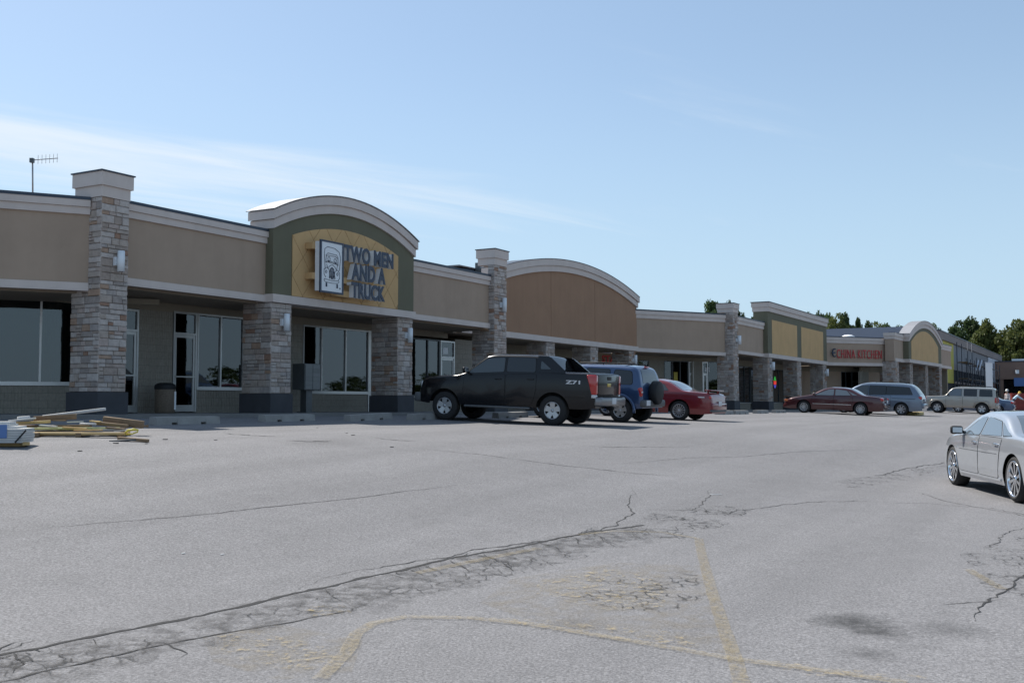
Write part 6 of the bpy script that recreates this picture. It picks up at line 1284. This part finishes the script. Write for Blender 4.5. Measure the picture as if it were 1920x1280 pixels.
# ================================================================== trees
def leaf_mat(name, a, b):
    m = bpy.data.materials.new(name); m.use_nodes = True; t = m.node_tree; p = t.nodes['Principled BSDF']; p.inputs['Roughness'].default_value = .6; p.inputs['Specular IOR Level'].default_value = .3
    ge = N(t, 'ShaderNodeNewGeometry'); oi = N(t, 'ShaderNodeObjectInfo'); mxn = N(t, 'ShaderNodeMix', data_type='RGBA'); L(t, ge.outputs['Random Per Island'], mxn.inputs['Factor']); mxn.inputs['A'].default_value = (*a, 1); mxn.inputs['B'].default_value = (*b, 1)
    h = N(t, 'ShaderNodeHueSaturation'); r_ = N(t, 'ShaderNodeMapRange'); r_.inputs[3].default_value = .7; r_.inputs[4].default_value = 1.3; L(t, oi.outputs['Random'], r_.inputs[0]); L(t, r_.outputs[0], h.inputs['Value']); L(t, mxn.outputs['Result'], h.inputs['Color']); L(t, h.outputs[0], p.inputs['Base Color'])
    tr = N(t, 'ShaderNodeBsdfTranslucent'); L(t, h.outputs[0], tr.inputs[0]); ms = N(t, 'ShaderNodeMixShader'); ms.inputs[0].default_value = .35; o = t.nodes['Material Output']
    L(t, p.outputs[0], ms.inputs[1]); L(t, tr.outputs[0], ms.inputs[2]); L(t, ms.outputs[0], o.inputs[0]); MATS[name] = m
leaf_mat('leaf_dark', (.040, .072, .026), (.085, .12, .042)); leaf_mat('leaf_olive', (.075, .10, .028), (.15, .165, .05)); mat('bark', (.10, .08, .06), .9, var=.2)
def crown_mesh(seed, m, n=7000, point=0., size=.028):
    r = np.random.RandomState(seed); cl = []
    for _ in range(46):
        z = r.uniform(.03, 1)**.9; rad = .5*math.sqrt(max(0, 1-z**3))*(.6+.4*min(1, 3*z))
        if point: rad = .5*(1-z**1.7)**.75*(.85+.3*r.rand())
        a = r.uniform(0, 6.283); q = math.sqrt(r.uniform(.15, 1))*max(rad, .05); cl.append((q*math.cos(a), q*math.sin(a), z*.93+.02, r.uniform(.07, .15)))
    cl = np.array(cl); k = r.randint(0, len(cl), n); d = r.normal(size=(n, 3)); d /= np.linalg.norm(d, axis=1)[:, None]; rr = cl[k, 3]*r.uniform(.5, 1.05, n)**.6
    c = cl[k, :3]+d*rr[:, None]*np.array([1, 1, .75]); c = c[(c[:, 2] > -.05)]; n = len(c)
    a = r.normal(size=(n, 3)); a /= np.linalg.norm(a, axis=1)[:, None]; b = np.cross(a, r.normal(size=(n, 3))); b /= np.linalg.norm(b, axis=1)[:, None]; s = size*r.uniform(.6, 1.3, n)[:, None]
    v = np.stack([c-a*s, c-b*s*.6, c+a*s, c+b*s*.6], 1).reshape(-1, 3); me = bpy.data.meshes.new('crown'); me.from_pydata(v.tolist(), [], [(4*i, 4*i+1, 4*i+2, 4*i+3) for i in range(n)]); me.materials.append(MATS[m]); return me
CR = {'round': [crown_mesh(i, 'leaf_dark') for i in range(3)], 'tall': [crown_mesh(10+i, 'leaf_dark', point=1) for i in range(3)], 'olive': [crown_mesh(20+i, 'leaf_olive') for i in range(2)], 'olive_tall': [crown_mesh(30, 'leaf_olive', point=1)]}
tm = MB(); tm.tube([(0, 0, 0), (.01, 0, .3), (.0, .01, .62)], [.03, .02, .008], 7)
for a in range(6): tm.tube([(0, 0, .25+.05*a), (.12*math.cos(a*2.1), .12*math.sin(a*2.1), .42+.06*a)], [.012, .004], 5)
trunk_o = tm.build('trunk', 'bark'); TRUNK = trunk_o.data; bpy.data.objects.remove(trunk_o)
def tree(px, ytop, D, wpx, kind, label, group, i=0):
    wpx *= 1.45
    p = P(px, ytop, D); z0 = g(p.x, p.y)-.1; H = p.z-z0; W = wpx/F_PX*D
    o = thing('tree', label, 'tree', (p.x, p.y, z0), random.uniform(0, 6), group)
    t_ = bpy.data.objects.new('trunk', TRUNK); COL.objects.link(t_); t_.parent = o; t_.scale = (H, H, H)
    c_ = bpy.data.objects.new('crown', CR[kind][i % len(CR[kind])]); COL.objects.link(c_); c_.parent = o; c_.scale = (W*1.1, W*1.1, H*.82); c_.location = (0, 0, H*.17); return o
g1 = 'trees behind the strip mall roof'
tree(1336, 564, 190, 44, 'round', 'rounded dark tree just left of the capped pillar top', g1, 0); tree(1366, 567, 200, 44, 'round', 'rounded dark tree directly behind the capped pillar top', g1, 1)
tree(1392, 585, 205, 22, 'tall', 'small pointed tree just right of the capped pillar top', g1, 0); tree(1412, 591, 205, 34, 'round', 'low dark tree beside the olive parapet block', g1, 2)
for i, (px, y) in enumerate(((1518, 583), (1536, 586), (1553, 589), (1568, 590), (1585, 589), (1606, 595), (1631, 599), (1646, 605), (1663, 608), (1690, 611), (1712, 610), (1742, 608), (1760, 613))):
    tree(px, y, 225+random.uniform(-12, 12), random.uniform(30, 40), ('tall', 'round', 'tall', 'olive')[i % 4], ('pointed dark tree in the row behind the restaurant roof', 'rounded dark tree in the row behind the restaurant roof', 'pointed dark tree in the row behind the restaurant roof', 'yellow-green rounded tree in the row behind the restaurant roof')[i % 4], 'tree row behind the restaurant', i)
g3 = 'tall trees behind the unfinished store'
tree(1790, 612, 220, 46, 'round', 'bushy dark tree at the left of the big group above the unfinished store', g3, 0); tree(1815, 597, 225, 58, 'round', 'largest dark tree above the unfinished store', g3, 1); tree(1836, 618, 215, 40, 'olive', 'yellow-green bushy tree between the dark trees above the unfinished store', g3, 0)
tree(1850, 602, 215, 44, 'olive_tall', 'pointed yellow-green tree above the unfinished store', g3, 0); tree(1866, 622, 230, 40, 'round', 'dark tree behind the white sheathing of the unfinished store', g3, 2); tree(1886, 624, 215, 44, 'olive', 'low yellow-green tree above the brown far wing', g3, 1); tree(1908, 600, 210, 60, 'olive', 'tall yellow-green tree above the brown far wing', g3, 0); tree(1938, 596, 215, 64, 'round', 'tall dark tree at the end of the brown far wing', g3, 1)
for i, px in enumerate((1875, 1905, 1930, 1970, 2010, 2060)): tree(px, 645, 232, 50, 'round', 'low dark understorey tree behind the brown far wing', 'understorey behind the far wing', i)
# woods across the road, out of frame to the right: seen only mirrored in the shop windows
mbw = MB(); rs = random.Random(5)
cm = CR['round'][0]; vv = np.array([v.co for v in cm.vertices]); sel = vv.reshape(-1, 4, 3)[::3]
allv = []
for i in range(34):
    x = 96+rs.uniform(-4, 4)+i*1.2*0; y = -70+i*6.5+rs.uniform(-2, 2); H = rs.uniform(5.5, 9); W = rs.uniform(8, 11); z = g(x, y)-.5
    allv.append(sel*np.array([W*1.3, W*1.3, H])+np.array([x+(0.35*y if y > 40 else 0), y, z]))
allv = np.concatenate(allv).reshape(-1, 3); me = bpy.data.meshes.new('far_wood'); me.from_pydata(allv.tolist(), [], [(4*i, 4*i+1, 4*i+2, 4*i+3) for i in range(len(allv)//4)]); me.materials.append(MATS['leaf_dark'])
fw_ = put('far_wood', me); fw_['kind'] = 'stuff'; tag(fw_, 'dark belt of trees across the road mirrored in the shop windows', 'trees')
